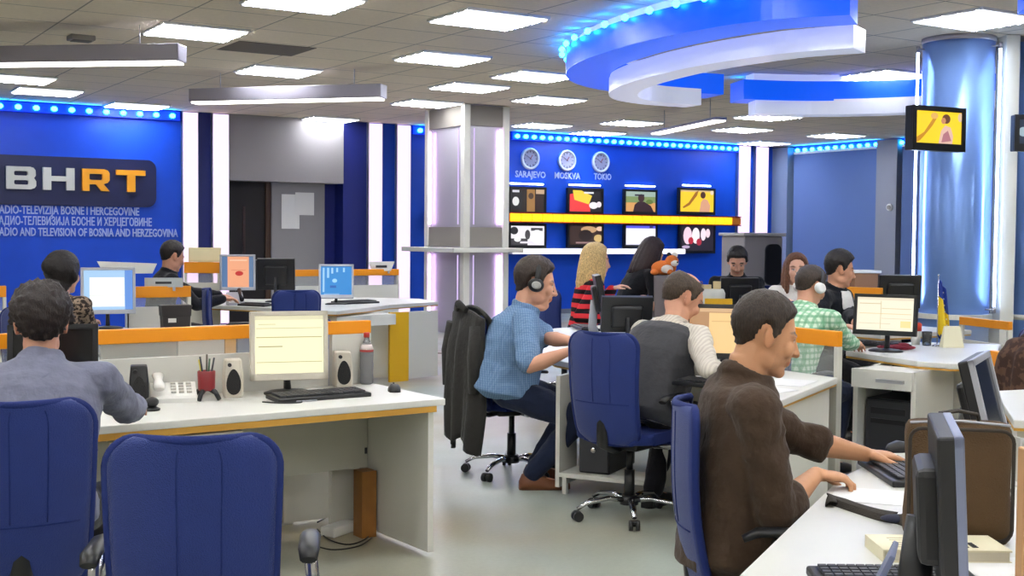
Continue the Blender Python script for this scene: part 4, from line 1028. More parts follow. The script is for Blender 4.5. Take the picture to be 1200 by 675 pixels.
    for i,k in enumerate((1,-1)):
        hj = hip+Vector((k*.085*s,0.02,-.01)); an = Vector((feet[i][0],feet[i][1],.085*s)); l1,l2 = .43*s,.41*s
        d = an-hj; D_ = d.length
        if D_ > (l1+l2)*.99: l1 *= D_/((l1+l2)*.985); l2 = l1*.95
        a_ = (l1*l1-l2*l2+D_*D_)/(2*D_); h_ = math.sqrt(max(l1*l1-a_*a_,0)); dn = d.normalized()
        pole = Vector((k*knee_w,1,.35)); pole = (pole-dn*pole.dot(dn)).normalized(); legs[k] = (hj, hj+dn*a_+pole*h_, an)
    # ---- body (one continuous surface)
    mb = MB(); torso(mb, -.004, -.2, 1.2); head_parts(mb, MH, fat, female)
    limb(mb, [nb-hu*.02, nb.lerp(hc,.5)+Vector((0,-.012,0)), hc+Rh @ Vector((0,-.022,-.03))*hs], [.062*s*(1+fat*9),.056*s*hs*(1+fat*9),.056*s*hs], 14)
    for k in (1,-1):
        a,b,c_ = A[k]; m1 = b.lerp(c_,.35)
        limb(mb, [a.lerp(spine(.85),.35), a], [.055*s,.050*s]); limb(mb, [a,a.lerp(b,.5),b], [.050*s*bx**.5,.044*s,.037*s]); limb(mb, [b,m1,b.lerp(c_,.75),c_], [.037*s,.040*s*bx**.5,.031*s,.0245*s])
        hd = (handdir or {}).get(k); hd = inv @ Vector(hd) if hd is not None else ((c_-b).normalized()*.5+Vector((-k*.1,.8,-.1)))
        pn = (palm or {}).get(k); pn = Vector(pn) if pn is not None else Vector((0,0,-1))
        hand(mb, c_, hd, pn, Vector((-k,0,0)) if pn.z < -.5 else Vector((0,0,1)), curl[0] if k==1 else curl[1], s)
        h,kn,an = legs[k]
        limb(mb, [h,h.lerp(kn,.5),kn], [.080*s,.070*s,.052*s]); limb(mb, [kn,kn.lerp(an,.35),an], [.050*s,.052*s,.034*s])
        fy = math.radians(footyaw[0 if k==1 else 1]); fd = Matrix.Rotation(fy,3,'Z') @ Vector((0,1,0))
        limb(mb, [an+Vector((0,0,-.03)), an+fd*.06+Vector((0,0,-.045)), an+fd*.15+Vector((0,0,-.058))], [.036*s,.032*s,.022*s])
    body = remesh_obj('body', mb, voxel if voxel > .0055 else .005, skin_mat(), root, smooth=4 if voxel < .0065 else 3, deci=.6)
    me = body.data; ca = me.color_attributes.new('Col','FLOAT_COLOR','POINT'); iM = MH.inverted()
    sk = [lin(v) for v in skin]; CC = {'skin':sk,'lip':lip or (sk[0]*.75,sk[1]*.42,sk[2]*.42),'brow':[lin(v) for v in hairc] if sum(hairc)<330 else [lin(v*.6) for v in hairc],'beard':beard}
    buf = []
    for v in me.vertices:
        p = iM @ v.co
        buf.extend(head_colors(p, CC) if -.13 < p.z < .13 and abs(p.x) < .12 and -.12 < p.y < .13 else (sk[0],sk[1],sk[2],1.0))
    ca.data.foreach_set('color', buf)
    bvh = BVHTree.FromPolygons([v.co.copy() for v in me.vertices], [tuple(p.vertices) for p in me.polygons])
    # ---- hair
    hm = hair_mat(hairc)
    hq = make_hair('hair', bvh, MH, hair, htop*1.0, hside, hm, root, seed=RND.random()*50, tuft=tuft)
    if hair == 'long':
        for k in range(13):
            a = math.radians(-128+k*(256/12)) ; 
            az = PI+a
            x = math.sin(az)*.082; y = math.cos(az)*.085-.02
            pts = []
            for j in range(7):
                t_ = j/6; pts.append(MH @ Vector((x*(1+.12*math.sin(t_*3)),y-.015*t_*(1 if abs(a)<1.6 else -.3),.05-.27*t_)))
            limb(hq, pts, [.016*hs,.020*hs,.022*hs,.022*hs,.021*hs,.018*hs,.009*hs], 8)
        ho = remesh_obj('hair', hq, .008, hm, root, smooth=2, deci=.6, wr=.003, wrs=40)
    elif hair == 'bun':
        hq.ell(MH @ Vector((0,-.11,.05)), (.05*hs,.045*hs,.05*hs), 14); hq.ell(MH @ Vector((0,-.07,-.06)), (.055*hs,.05*hs,.07*hs), 14)
        ho = remesh_obj('hair', hq, .008, hm, root, smooth=2, deci=.6, wr=.003, wrs=40)
    else: ho = hq.build('hair', hm, root, norm=True)
    # ---- clothes
    inf = .014
    def sleeve_geo(mb, kind, inf2):
        for k in (1,-1):
            a,b,c_ = A[k]
            limb(mb, [a.lerp(spine(.85),.45), a], [.062*s+inf2,.058*s+inf2])
            if kind == 'long': limb(mb, [a,a.lerp(b,.5),b], [.054*s*bx**.5+inf2,.050*s+inf2,.044*s+inf2]); limb(mb,[b,b.lerp(c_,.45),b.lerp(c_,.93)],[.044*s+inf2,.042*s+inf2,.031*s+inf2])
            elif kind == 'rolled': limb(mb, [a,a.lerp(b,.5),b], [.054*s*bx**.5+inf2,.052*s+inf2,.046*s+inf2]); limb(mb,[b,b.lerp(c_,.22)],[.046*s+inf2,.047*s+inf2]); limb(mb,[b.lerp(c_,.18),b.lerp(c_,.27)],[.050*s+inf2,.050*s+inf2])
            elif kind == 'short': limb(mb, [a,a.lerp(b,.45),a.lerp(b,.86)], [.058*s*bx**.5+inf2,.058*s+inf2,.060*s+inf2])
    if top is not None:
        mb = MB(); torso(mb, inf, -.2, 1.04); sleeve_geo(mb, sleeve, inf*.8)
        if collar:
            for rr_ in (0,):
                u_ = (hu*.5+Vector((0,0,.5))).normalized(); cR = frame(Rt @ Vector((0,1,0)), u_)
                cen = spine(1.0)-u_*.012+Rt @ Vector((0,.008,0))
                n_ = 20; mb.tube([cen + cR @ Vector((.066*s*math.cos(2*PI*i/n_)*(1+fat*5), .066*s*math.sin(2*PI*i/n_)*(1+fat*5), .028-(.028*math.sin(2*PI*i/n_)))) for i in range(n_)], .017, 8, closed=True, flat=(.75,1.6))
        remesh_obj('shirt' if not (extra or {}).get('topname') else extra['topname'], mb, max(voxel,.007), top, root, smooth=3, deci=.5, wr=wr, wrs=8)
    if extra and 'vest' in extra:
        mb = MB(); torso(mb, inf+.012, -.2, .93)
        for k in (1,-1): limb(mb, [spine(.86)+spR(1) @ Vector((k*.06,0,.03)), spine(.86)+spR(1) @ Vector((k*.15*s,0,.02))], [.062*s,.056*s])
        remesh_obj('vest', mb, max(voxel,.007), extra['vest'], root, smooth=3, deci=.5, wr=.003, wrs=7)
    if extra and 'shirtfront' in extra:
        mb = MB(); R = []
        for a,w_,y_ in ((.2,.045,.128),(.4,.055,.138),(.62,.07,.142),(.82,.085,.126),(.95,.075,.098),(1.03,.06,.078)):
            R.append([spine(a)+spR(min(a,1)) @ Vector((x*w_*s, (y_+.022)*s-.03*abs(x)**2*s+dy,0)) for x,dy in ((-1,-.04),(1,-.04),(1,0),(.4,.008),(-.4,.008),(-1,0))])
        mb.loft(R); remesh_obj('shirt', mb, .008, extra['shirtfront'], root, smooth=1, deci=.7)
    if bottom is not None:
        mb = MB(); R = []
        for a,b,c_,fr in prof[:3]: R.append(ringpts(spine(a), spR(max(a,0)), b*s+.004, c_*s+.004, front=fr))
        mb.loft(R)
        for k in (1,-1):
            h,kn,an = legs[k]
            limb(mb, [h,h.lerp(kn,.5),kn], [.092*s*bx**.4,.084*s*bx**.4,.068*s]); limb(mb, [kn,kn.lerp(an,.4),kn.lerp(an,.97)], [.068*s,.064*s,.056*s])
        remesh_obj('trousers', mb, max(voxel,.008), bottom, root, smooth=3, deci=.45, wr=.004, wrs=7)
    if shoe is not None:
        for i,k in enumerate((1,-1)):
            an = legs[k][2]; fy = math.radians(footyaw[i]); R2 = Matrix.Rotation(fy,3,'Z'); mb = MB(); R = []
            for y_,w_,h_ in ((-.075,.024,.05),(-.06,.036,.085),(-.01,.040,.105),(.05,.042,.085),(.10,.048,.062),(.16,.046,.05),(.20,.034,.04),(.215,.015,.03)):
                z0 = .0; R.append([Vector((an.x,an.y,0)) + R2 @ Vector((x*w_*s,y_*s,z0+zz*h_*s)) for x,zz in ((-1,.0),(1,.0),(1,.35),(.75,.8),(.0,1.0),(-.75,.8),(-1,.35))])
            mb.loft(R); mb.build('shoe', shoe, root)
    root['_h'] = 0; del root['_h']
    return dict(root=root, MH=Matrix.Translation((pos[0],pos[1],0)) @ Matrix.Rotation(rz,4,'Z') @ MH, A=A, hs=hs)
def headphones(label, pr, cup, band, big=True, light=None):
    M = pr['MH']; t = thing('headphones', label, 'headphones', M.translation)
    t.rotation_euler = M.to_euler(); k = M.to_3x3().col[0].length
    q = MB(); N = 20; pts = []
    for i in range(N+1):
        a = math.radians(-8+196*i/N); pts.append((math.cos(a)*.104*k, -.012*k, (.012+math.sin(a)*.118)*k))
    q.tube(pts, .008*k, 8, flat=(1.6,.6)); q.build('headband', band, t)
    for s_ in (-1,1):
        q = MB(); q.lathe((0,0,0),[(.038*k,0),(.040*k,.008*k),(.036*k,.022*k),(.022*k,.028*k)],20,sx=.85); q.xf(Matrix.Translation((s_*.088*k,-.01*k,-.004*k)) @ Matrix.Rotation(s_*PI/2,4,'Y')); e = q.build('ear_cup', cup, t)
        if light:
            q = MB(); q.lathe((0,0,0),[(.024*k,.024*k),(.024*k,.031*k),(.012*k,.033*k)],18,sx=.8); q.xf(Matrix.Translation((s_*.088*k,-.01*k,-.004*k)) @ Matrix.Rotation(s_*PI/2,4,'Y')); q.build('ear_cup_cap', light, e)
    return t
# ---- fabrics
def cloth(name, col, rough=.85, b=.25): return mat(name, col, rough, spec=0.2, bump=b, bscale=40, vary=.25, vscale=18, sheen=.1)
def plaid(name, base, c2, c3, sc=26):
    m = mat(name, base, .85, spec=.2); nd, lk, bs = nodes_of(m); tc = nd.new('ShaderNodeTexCoord'); last = None
    for ax,cc in (('X',c2),('Z',c2),('Y',c3)):
        w_ = nd.new('ShaderNodeTexWave'); w_.wave_type='BANDS'; w_.bands_direction=ax; w_.inputs['Scale'].default_value = sc; lk.new(tc.outputs['Object'], w_.inputs['Vector'])
        r_ = nd.new('ShaderNodeMapRange'); r_.inputs['From Min'].default_value=.55; r_.inputs['From Max'].default_value=.75; r_.inputs['To Max'].default_value=.6; lk.new(w_.outputs['Fac'], r_.inputs['Value'])
        x = nd.new('ShaderNodeMix'); x.data_type='RGBA'; lk.new(r_.outputs['Result'], x.inputs['Factor']); x.inputs['B'].default_value = rgb(cc)
        if last is None: x.inputs['A'].default_value = rgb(base)
        else: lk.new(last, x.inputs['A'])
        last = x.outputs['Result']
    lk.new(last, bs.inputs['Base Color']); return m
def stripes(name, base, c2, ax='Z', sc=9, lo=.45, hi=.55, dist=0.0):
    m = mat(name, base, .85, spec=.2); nd, lk, bs = nodes_of(m); tc = nd.new('ShaderNodeTexCoord')
    w_ = nd.new('ShaderNodeTexWave'); w_.wave_type='BANDS'; w_.bands_direction=ax; w_.inputs['Scale'].default_value = sc; w_.inputs['Distortion'].default_value = dist; lk.new(tc.outputs['Object'], w_.inputs['Vector'])
    r_ = nd.new('ShaderNodeMapRange'); r_.inputs['From Min'].default_value=lo; r_.inputs['From Max'].default_value=hi; lk.new(w_.outputs['Fac'], r_.inputs['Value'])
    x = nd.new('ShaderNodeMix'); x.data_type='RGBA'; lk.new(r_.outputs['Result'], x.inputs['Factor']); x.inputs['A'].default_value = rgb(base); x.inputs['B'].default_value = rgb(c2)
    lk.new(x.outputs['Result'], bs.inputs['Base Color']); return m
def spots_m(name, base, c2, sc=45):
    m = mat(name, base, .85, spec=.2); nd, lk, bs = nodes_of(m); tc = nd.new('ShaderNodeTexCoord'); n = nd.new('ShaderNodeTexNoise'); n.inputs['Scale'].default_value = sc; lk.new(tc.outputs['Object'], n.inputs['Vector'])
    cr = nd.new('ShaderNodeValToRGB'); cr.color_ramp.elements[0].position=.47; cr.color_ramp.elements[1].position=.53; cr.color_ramp.elements[0].color = rgb(base); cr.color_ramp.elements[1].color = rgb(c2)
    lk.new(n.outputs['Fac'], cr.inputs['Fac']); lk.new(cr.outputs['Color'], bs.inputs['Base Color']); return m
jeans = cloth('jeans_navy', (34,42,66)); black_c = cloth('cloth_black', (22,22,26)); dark_tr = cloth('trousers_dark', (30,28,32)); shoe_b = mat('shoe_black', (22,20,20), .4); shoe_br = mat('shoe_brown', (110,62,32), .45)
def hp(px, py, d, rz, back, z=None):
    """pelvis position so that the head lies at the seen place: step 'back' metres behind it"""
    p = atD(px,py,d); f_ = Vector((-math.sin(rz), math.cos(rz))); return (p.x-f_.x*back, p.y-f_.y*back)
R_ = math.radians
# man in brown, right foreground
rz = R_(-114)
P12 = person('man in a dark brown shirt with rolled sleeves typing at the right foreground desk', hp(888,392,3.72,rz,.10), rz, s=1.02, hs=.97, lean=7, headfwd=.05, tt=.485, hpitch=-15, hyaw=-4, twist=-6, voxel=.0055, sleeve='rolled',
    arms={1:atZ(956,556,.785), -1:atZ(1016,533,.785)}, handdir={1:(RT.x,RT.y,-.1), -1:(RT.x,RT.y,-.05)}, curl=(.95,.35), bulk=(1.14,.86), belly=.2,
    skin=(204,150,112), hairc=(50,37,28), hair='short', htop=.020, hside=.009, top=cloth('shirt_brown', (70,54,42)), bottom=cloth('trousers_charcoal',(52,48,50)), shoe=shoe_b, wr=.008, beard=.14, feet=((.14,.30),(-.14,.36)))
# man with headphones
rz = R_(-116)
P4 = person('heavy man with headphones in a blue-grey short-sleeved shirt, in profile', hp(618,328,7.45,rz,.14), rz, s=1.05, hs=1.18, lean=15, tt=.46, headfwd=.04, hpitch=-12, voxel=.0065, sleeve='short', bulk=(1.22,1.3), belly=.25, fat=.008,
    arms={1:atD(668,411,6.95), -1:atD(682,404,7.15)}, curl=(.5,.6), skin=(214,160,132), hairc=(58,46,40), hair='short', htop=.026, hside=.016, top=plaid('shirt_bluegrey', (104,134,170),(128,156,190),(88,116,152),sc=24), bottom=jeans, shoe=shoe_br,
    feet=((.17,.16),(-.13,.22)), hipz=.585, wr=.006)
headphones('grey and black headphones worn by the heavy man in the blue-grey shirt', P4, black_pl, black_pl, light=mat('cup_grey',(170,170,165),.4))
# man in a vest
rz = R_(-72)
P7 = person('balding man in a grey vest over a pale striped shirt, seen from behind', (4.07,5.20), rz, s=1.04, hs=1.15, lean=32, hyaw=-32, hpitch=-30, twist=-10, voxel=.0065, sleeve='long', bulk=(1.15,1.2), belly=.15,
    arms={1:atD(838,446,5.9), -1:atD(842,432,6.5)}, skin=(214,158,130), hairc=(70,56,44), hair='balding', htop=.012, hside=.016, top=stripes('shirt_pale_stripes',(204,196,184),(188,179,168),'X',14), bottom=dark_tr, shoe=shoe_b,
    extra={'vest':cloth('vest_grey',(70,70,74))}, feet=((.15,.30),(-.12,.26)), wr=.006)
# man in the grey-blue shirt, back view left
rz = R_(-18)
P1 = person('dark-haired man in a grey-blue shirt seen from behind at the left edge', hp(50,372,4.3,rz,.26), rz, s=1.0, hs=.96, lean=20, hpitch=-6, hyaw=8, voxel=.007, sleeve='long', bulk=(1.16,1.12),
    arms={1:atZ(172,486,.77), -1:(.2,4.95,.77)}, skin=(204,150,124), hairc=(36,24,22), hair='short', htop=.040, hside=.026, tuft=.012, top=cloth('shirt_greyblue',(118,120,140)), bottom=dark_tr, shoe=shoe_b, wr=.007)
# woman with patterned top
rz = R_(-46)
P2 = person('dark-haired woman in a brown patterned top at the pale screen on the left', hp(76,318,8.35,rz,.16), rz, s=1.0, hs=1.1, lean=12, voxel=.009, female=True, hair='bun', hairc=(30,24,24), htop=.03, hside=.022, arms={1:atD(106,377,8.7), -1:atD(100,378,9.0)},
    top=spots_m('top_patterned',(52,44,42),(150,130,112)), bottom=black_c, shoe=shoe_b, collar=False, skin=(214,164,138), hyaw=-8)
# man in a dark pullover
rz = R_(-92)
P3 = person('man in a dark pullover facing right at the third left desk', hp(203,298,12.0,rz,.16), rz, s=1.08, hs=1.12, lean=12, hpitch=-16, hyaw=12, voxel=.009, hairc=(34,26,24), htop=.026, hside=.014, arms={1:atD(262,350,12.0), -1:atD(268,349,12.4)},
    top=cloth('pullover_dark',(26,26,32)), bottom=dark_tr, shoe=shoe_b, skin=(206,150,124))
# blonde woman
rz = R_(-108)
P5 = person('blonde long-haired woman in a red and black striped top', hp(700,322,11.1,rz,.14), rz, s=1.05, hs=1.17, lean=10, voxel=.009, female=True, hair='long', hairc=(214,180,120), htop=.024, hside=.016, hpitch=-6,
    arms={1:atD(712,373,10.7), -1:atD(718,338,11.0)}, top=stripes('top_red_black',(214,52,60),(24,18,22),'Z',3.9), bottom=black_c, shoe=shoe_b, collar=False, skin=(226,178,152), hipz=.60)
# dark woman
rz = R_(-100)
P6 = person('long dark-haired woman in a black T-shirt leaning over the desk below the wall screens', hp(764,300,11.9,rz,.30), rz, s=1.08, hs=1.12, lean=26, voxel=.009, female=True, hair='long', hairc=(44,26,26), htop=.024, hside=.016, hpitch=-24,
    sleeve='short', arms={1:atD(746,350,11.5), -1:atD(770,348,11.9)}, top=black_c, bottom=black_c, shoe=shoe_b, collar=False, skin=(224,174,150), hipz=.70, feet=((.1,.1),(-.1,.12)))
# man in black facing the camera
rz = R_(140)
P8 = person('man in black looking down behind a black screen in the background', hp(864,304,12.4,rz,.18), rz, s=1.08, hs=1.1, lean=14, hpitch=-28, voxel=.009, hairc=(30,24,22), arms={1:atD(880,345,12.0), -1:atD(858,347,12.0)}, top=cloth('jacket_black',(20,21,26)), bottom=black_c, shoe=shoe_b, skin=(210,156,130), beard=.3)
# woman in white
rz = R_(152)
P9 = person('brown-haired woman in a white top facing the camera in the background', hp(934,303,10.9,rz,.12), rz, s=1.0, hs=1.1, lean=8, hyaw=-10, voxel=.009, female=True, hair='long', hairc=(112,72,50), htop=.022, hside=.016, top=cloth('top_white',(232,228,222)), bottom=black_c, shoe=shoe_b, collar=False, skin=(222,172,148), sleeve='short', arms={1:atD(918,352,10.5),-1:atD(952,352,10.5)})
# man in green checks
rz = R_(-78)
P10 = person('man in a green and white checked shirt with white headphones, seen from behind', hp(950,334,7.9,rz,.30), rz, s=1.06, hs=1.0, lean=27, hyaw=-16, hpitch=-22, voxel=.0075, hairc=(58,46,40), htop=.022, hside=.014, sleeve='long', arms={1:atZ(1004,407,.775), -1:atD(1000,398,8.3)},
    top=plaid('shirt_green_check',(214,232,212),(84,158,112),(120,180,140),sc=8.5), bottom=jeans, shoe=shoe_b, skin=(206,152,126), bulk=(1.1,1.1))
headphones('white headphones worn by the man in the green checked shirt', P10, mat('cup_white',(238,238,240),.35), dgrey_pl)
# man in a suit
rz = R_(-158)
P11 = person('black-haired man in a dark suit and white shirt, left of the wide black screen', hp(986,316,9.3,rz,.13), rz, s=1.08, hs=1.03, lean=9, hpitch=-10, hyaw=36, voxel=.008, hairc=(28,22,22), htop=.036, hside=.016, sleeve='long', arms={1:atD(985,382,8.7), -1:atD(1002,378,8.9)},
    top=cloth('suit_dark',(24,26,32)), bottom=black_c, shoe=shoe_b, feet=((.12,.2),(-.12,.24)), extra={'shirtfront':cloth('shirt_white',(228,226,224)),'topname':'jacket'}, skin=(212,156,126))

for pr, rz_, lb in ((P10,R_(-78),'blue chair under the man in the green checked shirt'),(P11,R_(-158),'blue chair under the man in the dark suit'),(P9,R_(152),'blue chair under the woman in the white top'),
        (P2,R_(-46),'blue chair under the woman in the patterned top'),(P6,R_(-100),'blue chair under the dark-haired woman in the black T-shirt')):
    l_ = pr['root'].location; dup(ch0, (l_.x-math.sin(rz_)*.03, l_.y+math.cos(rz_)*.03, 0), rz_, lb)
# ------------------------------------------------------------------ things on the desks
beige = mat('beige_plastic', (206,198,182), 0.5); silver_pl = mat('silver_plastic', (176,178,186), 0.4, metal=0.3)
white_pl = mat('white_plastic', (230,228,222), 0.45)
def monitor(label, loc, rz, w, h, pic, case=black_pl, tilt=6, stand=None, gain=.9, group='flat screens', bez=None, zc=None):
    """screen on a stand: base at loc, faces local -Y"""
    t = thing('computer_monitor', label, 'monitor', loc, rz, group)
    zc = zc if zc is not None else .12+h/2; X = Matrix.Translation((0,0,zc)) @ Matrix.Rotation(R_(-tilt),4,'X'); b = .022
    q = MB(); q.box((0,.022,0),(w,.034,h),bev=.006,mtx=X).box((0,.05,-.01),(w*.6,.05,h*.6),bev=.015,mtx=X); q.build('rear_housing', case, t)
    q = MB()
    for c_,d_ in (((-w/2+b/2,0,0),(b,.018,h)),((w/2-b/2,0,0),(b,.018,h)),((0,0,h/2-b/2),(w,.018,b)),((0,0,-h/2+b*.75),(w,.018,b*1.5))): q.box(c_,d_,mtx=X,bev=.003)
    q.build('bezel', bez or case, t)
    if pic: screen_mesh('screen', w-2*b, h-2.5*b, pic, t, X @ Matrix.Translation((0,.003,b*.25)) @ M_wall, gain=gain)
    else:
        q = MB(); q.box((0,.002,b*.25),(w-2*b,.006,h-2.5*b),mtx=X); q.build('screen', mat('screen_off',(14,15,18),.15), t)
    q = MB(); q.tube([(0,.06,.008),(0,.075,.06),(0,.062,zc-h*.1)],[.03,.026,.022],10,flat=(1.3,.6)); q.build('stand_neck', stand or black_pl, t)
    q = MB(); q.lathe((0,.04,0),[(.115,0),(.115,.008),(.09,.016),(.03,.022)],28,sx=1.0,sy=.8); q.build('stand_base', stand or black_pl, t)
    return t
def keyboard(label, loc, rz, w=.45, d=.16, m=None, wedge=True):
    t = thing('keyboard', label, 'keyboard', loc, rz, 'keyboards')
    q = MB(); q.box((0,0,.012),(w,d,.022),bev=.006,rx=R_(3)); q.build('body', m or black_pl, t)
    q = MB(); nx = 15
    for r_ in range(5):
        for k in range(nx): q.box((-w/2+.02+(w-.04)*(k+.5)/nx, -d/2+.022+(d-.04)*(r_+.5)/5, .0265+.0012*r_),((w-.04)/nx*.84,(d-.04)/5*.84,.007))
    q.build('keys', mat('keys_grey',(58,58,62),.5) if m is None else m, t); return t
def mouse(label, loc, rz, m=None):
    t = thing('computer_mouse', label, 'mouse', loc, rz, 'computer mice')
    q = MB(); q.loft([[(x*w_,y_,max(z_*h_,0)) for x,z_ in ((-1,0),(1,0),(.95,.5),(.5,1),(-.5,1),(-.95,.5))] for y_,w_,h_ in ((-.055,.012,.012),(-.045,.026,.026),(-.01,.031,.038),(.03,.029,.03),(.05,.022,.018),(.056,.010,.008))]); q.build('body', m or black_pl, t)
    q = MB(); q.cyl((-.004,.03,.032),(.004,.03,.032),.008,n=10); q.build('wheel', dgrey_pl, t); return t
def cable(label, pts, m=None, r=.0035):
    P = smooth_path3(pts); q = MB(); q.tube(P, r, 6); o = q.build('cable', m or black_pl); return tag(o, label, 'cable', 'cables')
def smooth_path3(P, n=6):
    P = [Vector(p) for p in P]; R = []
    for i in range(len(P)-1):
        p0,p1,p2,p3 = P[max(i-1,0)],P[i],P[i+1],P[min(i+2,len(P)-1)]
        for k in range(n):
            t = k/n; R.append(0.5*((2*p1)+(-p0+p2)*t+(2*p0-5*p1+4*p2-p3)*t*t+(-p0+3*p1-3*p2+p3)*t**3))
    R.append(P[-1]); return R
def A3(x,y,z=.74): a = A(x,y); return (a[0],a[1],z)
TZ = .7402
page = (246,240,196)
lines = [(0,0,1,1,page),(0,.93,1,1,(220,214,178)),(.02,.78,.98,.79,(190,180,130)),(.02,.62,.98,.635,(180,168,110)),(.05,.46,.4,.475,(150,140,90)),(.02,.19,.98,.2,(170,160,100)),(.05,.85,.3,.86,(190,180,130))]
# desk A
p = Vector(A3(-.555,.50)); monitor('beige flat screen with a pale yellow page on the nearest left desk', (p.x,p.y,TZ), R_(-13), .365, .325, lines, case=beige, tilt=4, zc=.232)
p = atZ(372,466,.74); keyboard('black keyboard in front of the beige flat screen', (p.x,p.y-.02,TZ), rzA, .47, .15)
p = atZ(462,458.5,.74); mouse('black mouse near the right end of the nearest left desk', (p.x,p.y,TZ), R_(-20))
def speaker(label, px, py, m, h=.175, w=.09, rz=-.25):
    p = atZ(px,py,.74); t = thing('desk_speaker', label, 'speaker', (p.x,p.y,TZ), rz, 'desk speakers')
    q = MB(); q.loft([[(x*w/2*s_,y*.045*s_+o_,z) for x,y in ((-1,-.8),(-.8,-1),(.8,-1),(1,-.8),(1,1),(-1,1))] for z,s_,o_ in ((0,.92,0),(.01,1,0),(h*.6,1,.006),(h*.97,.86,.016),(h,.78,.018))],smooth=False); q.build('cabinet', m, t)
    q = MB(); E_=[(math.cos(2*PI*k/24)*w*.36*(1-.25*math.sin(2*PI*k/24)),h*.42+math.sin(2*PI*k/24)*h*.34) for k in range(24)]
    q.prism([(x,z) for x,z in E_],0,.010,mtx=Matrix.Translation((0,-.040,0)) @ Matrix.Rotation(R_(-3),4,'X') @ M_wall); q.build('grille', mat('speaker_grille',(26,24,24),.8,bump=.4,bscale=300), t)
    q = MB(); q.cyl((-w*.2,-.03,h*.87),(-w*.2,-.047,h*.87),.009,n=12); q.build('knob', black_pl, t); return t
speaker('beige desk speaker right of the beige flat screen', 401.5, 453, beige)
speaker('beige desk speaker left of the beige flat screen, beside the pen holder', 273, 465, beige)
speaker('black desk speaker beside the white telephone', 163, 475, black_pl, w=.082)
# bottle
p = atZ(429.5,450,.74); t = thing('water_bottle', 'clear plastic bottle with a red cap on the nearest left desk', 'bottle', (p.x,p.y,TZ))
q = MB(); q.lathe((0,0,0),[(.026,0),(.034,.006),(.035,.03),(.032,.06),(.035,.09),(.033,.12),(.035,.15),(.034,.175),(.024,.205),(.0135,.225),(.0135,.238)],24); q.build('body', mat('bottle_plastic',(196,196,200),.12,trans=.7), t)
q = MB(); q.lathe((0,0,.238),[(.0155,0),(.0155,.022),(.013,.025)],18); q.build('cap', mat('cap_red',(196,50,40),.4), t)
q = MB(); q.lathe((0,0,.176),[(.0345,0),(.030,.014),(.0255,.026)],20); q.build('label', mat('bottle_label',(226,214,210),.5), t)
q = MB(); q.lathe((0,0,.165),[(.0352,0),(.0352,.010)],20); q.build('label_band', mat('label_red',(170,64,60),.5), t)
# telephone
p = atZ(203,469,.74); t = thing('telephone', 'white telephone on the nearest left desk beside a black speaker', 'telephone', (p.x,p.y,TZ), R_(-14))
q = MB(); q.loft([[(-.10,y,0),(.10,y,0),(.10,y,z),(-.10,y,z)] for y,z in ((-.10,.02),(-.09,.03),(.06,.075),(.09,.07),(.10,.05))],smooth=False); q.build('base', white_pl, t)
q = MB(); q.tube([(-.065,-.10,.062),(-.065,-.08,.075),(-.065,0,.092),(-.065,.07,.108),(-.065,.09,.10)],[.020,.024,.016,.024,.020],10,flat=(1.15,.55)); q.build('handset', white_pl, t)
q = MB()
for i in range(3):
    for j in range(4): q.box((.0+.034*i,-.055+.03*j,.0455+.009*j),(.022,.018,.010),rx=R_(17))
q.build('keypad', mat('keypad_grey',(190,188,180),.5), t)
# pen holder
p = atZ(242,469,.74); t = thing('pen_holder', 'dark red pen holder with pens on splayed black feet', 'pen holder', (p.x,p.y,TZ))
q = MB(); q.lathe((0,0,.045),[(.034,0),(.038,.01),(.040,.088),(.037,.09),(.035,.02),(.002,.014)],20); q.build('cup', mat('cup_darkred',(120,24,28),.35), t)
q = MB()
for a in (.4,2.3,3.9,5.4): q.tube([(0.02*math.cos(a),.02*math.sin(a),.05),(.05*math.cos(a),.05*math.sin(a),.035),(.068*math.cos(a),.068*math.sin(a),.006)],[.012,.011,.010],8)
q.build('feet', black_pl, t)
for k,(a,l,c_) in enumerate(((0,.15,(30,30,34)),(1.2,.165,(60,50,40)),(2.4,.14,(214,196,60)),(3.5,.16,(28,28,30)),(4.8,.15,(50,90,60)))):
    q = MB(); q.cyl((.012*math.cos(a),.012*math.sin(a),.065),(.036*math.cos(a),.036*math.sin(a),.065+l*.85),.0045,n=8); o = q.build('pen', mat('pen_%d'%k,c_,.4), t)
p = atZ(178,481,.74); t = thing('webcam', 'small black webcam lying at the front of the white telephone', 'webcam', (p.x,p.y,TZ))
q = MB(); q.lathe((0,0,0),[(.034,0),(.036,.008),(.02,.016)],16); q.build('foot', black_pl, t); q = MB(); q.ell((0,0,.036),(.03,.026,.022),14); q.build('body', black_pl, t)
cable('black cable curling on the nearest left desk by the pen holder', [A3(-.78,.3,.7445),A3(-.72,.22,.7445),A3(-.64,.2,.7445),A3(-.6,.27,.7445),A3(-.52,.3,.7445)])
cable('grey cable lying on the nearest left desk left of the keyboard', [A3(-.72,.34,.7445),A3(-.66,.25,.7445),A3(-.55,.22,.7445)], silver_pl)
p = atD(72,402,5.25); monitor('dark switched-off screen in front of the man in the grey-blue shirt', (p.x-.04,p.y-.03,TZ), R_(-14), .36, .30, None, zc=.22)
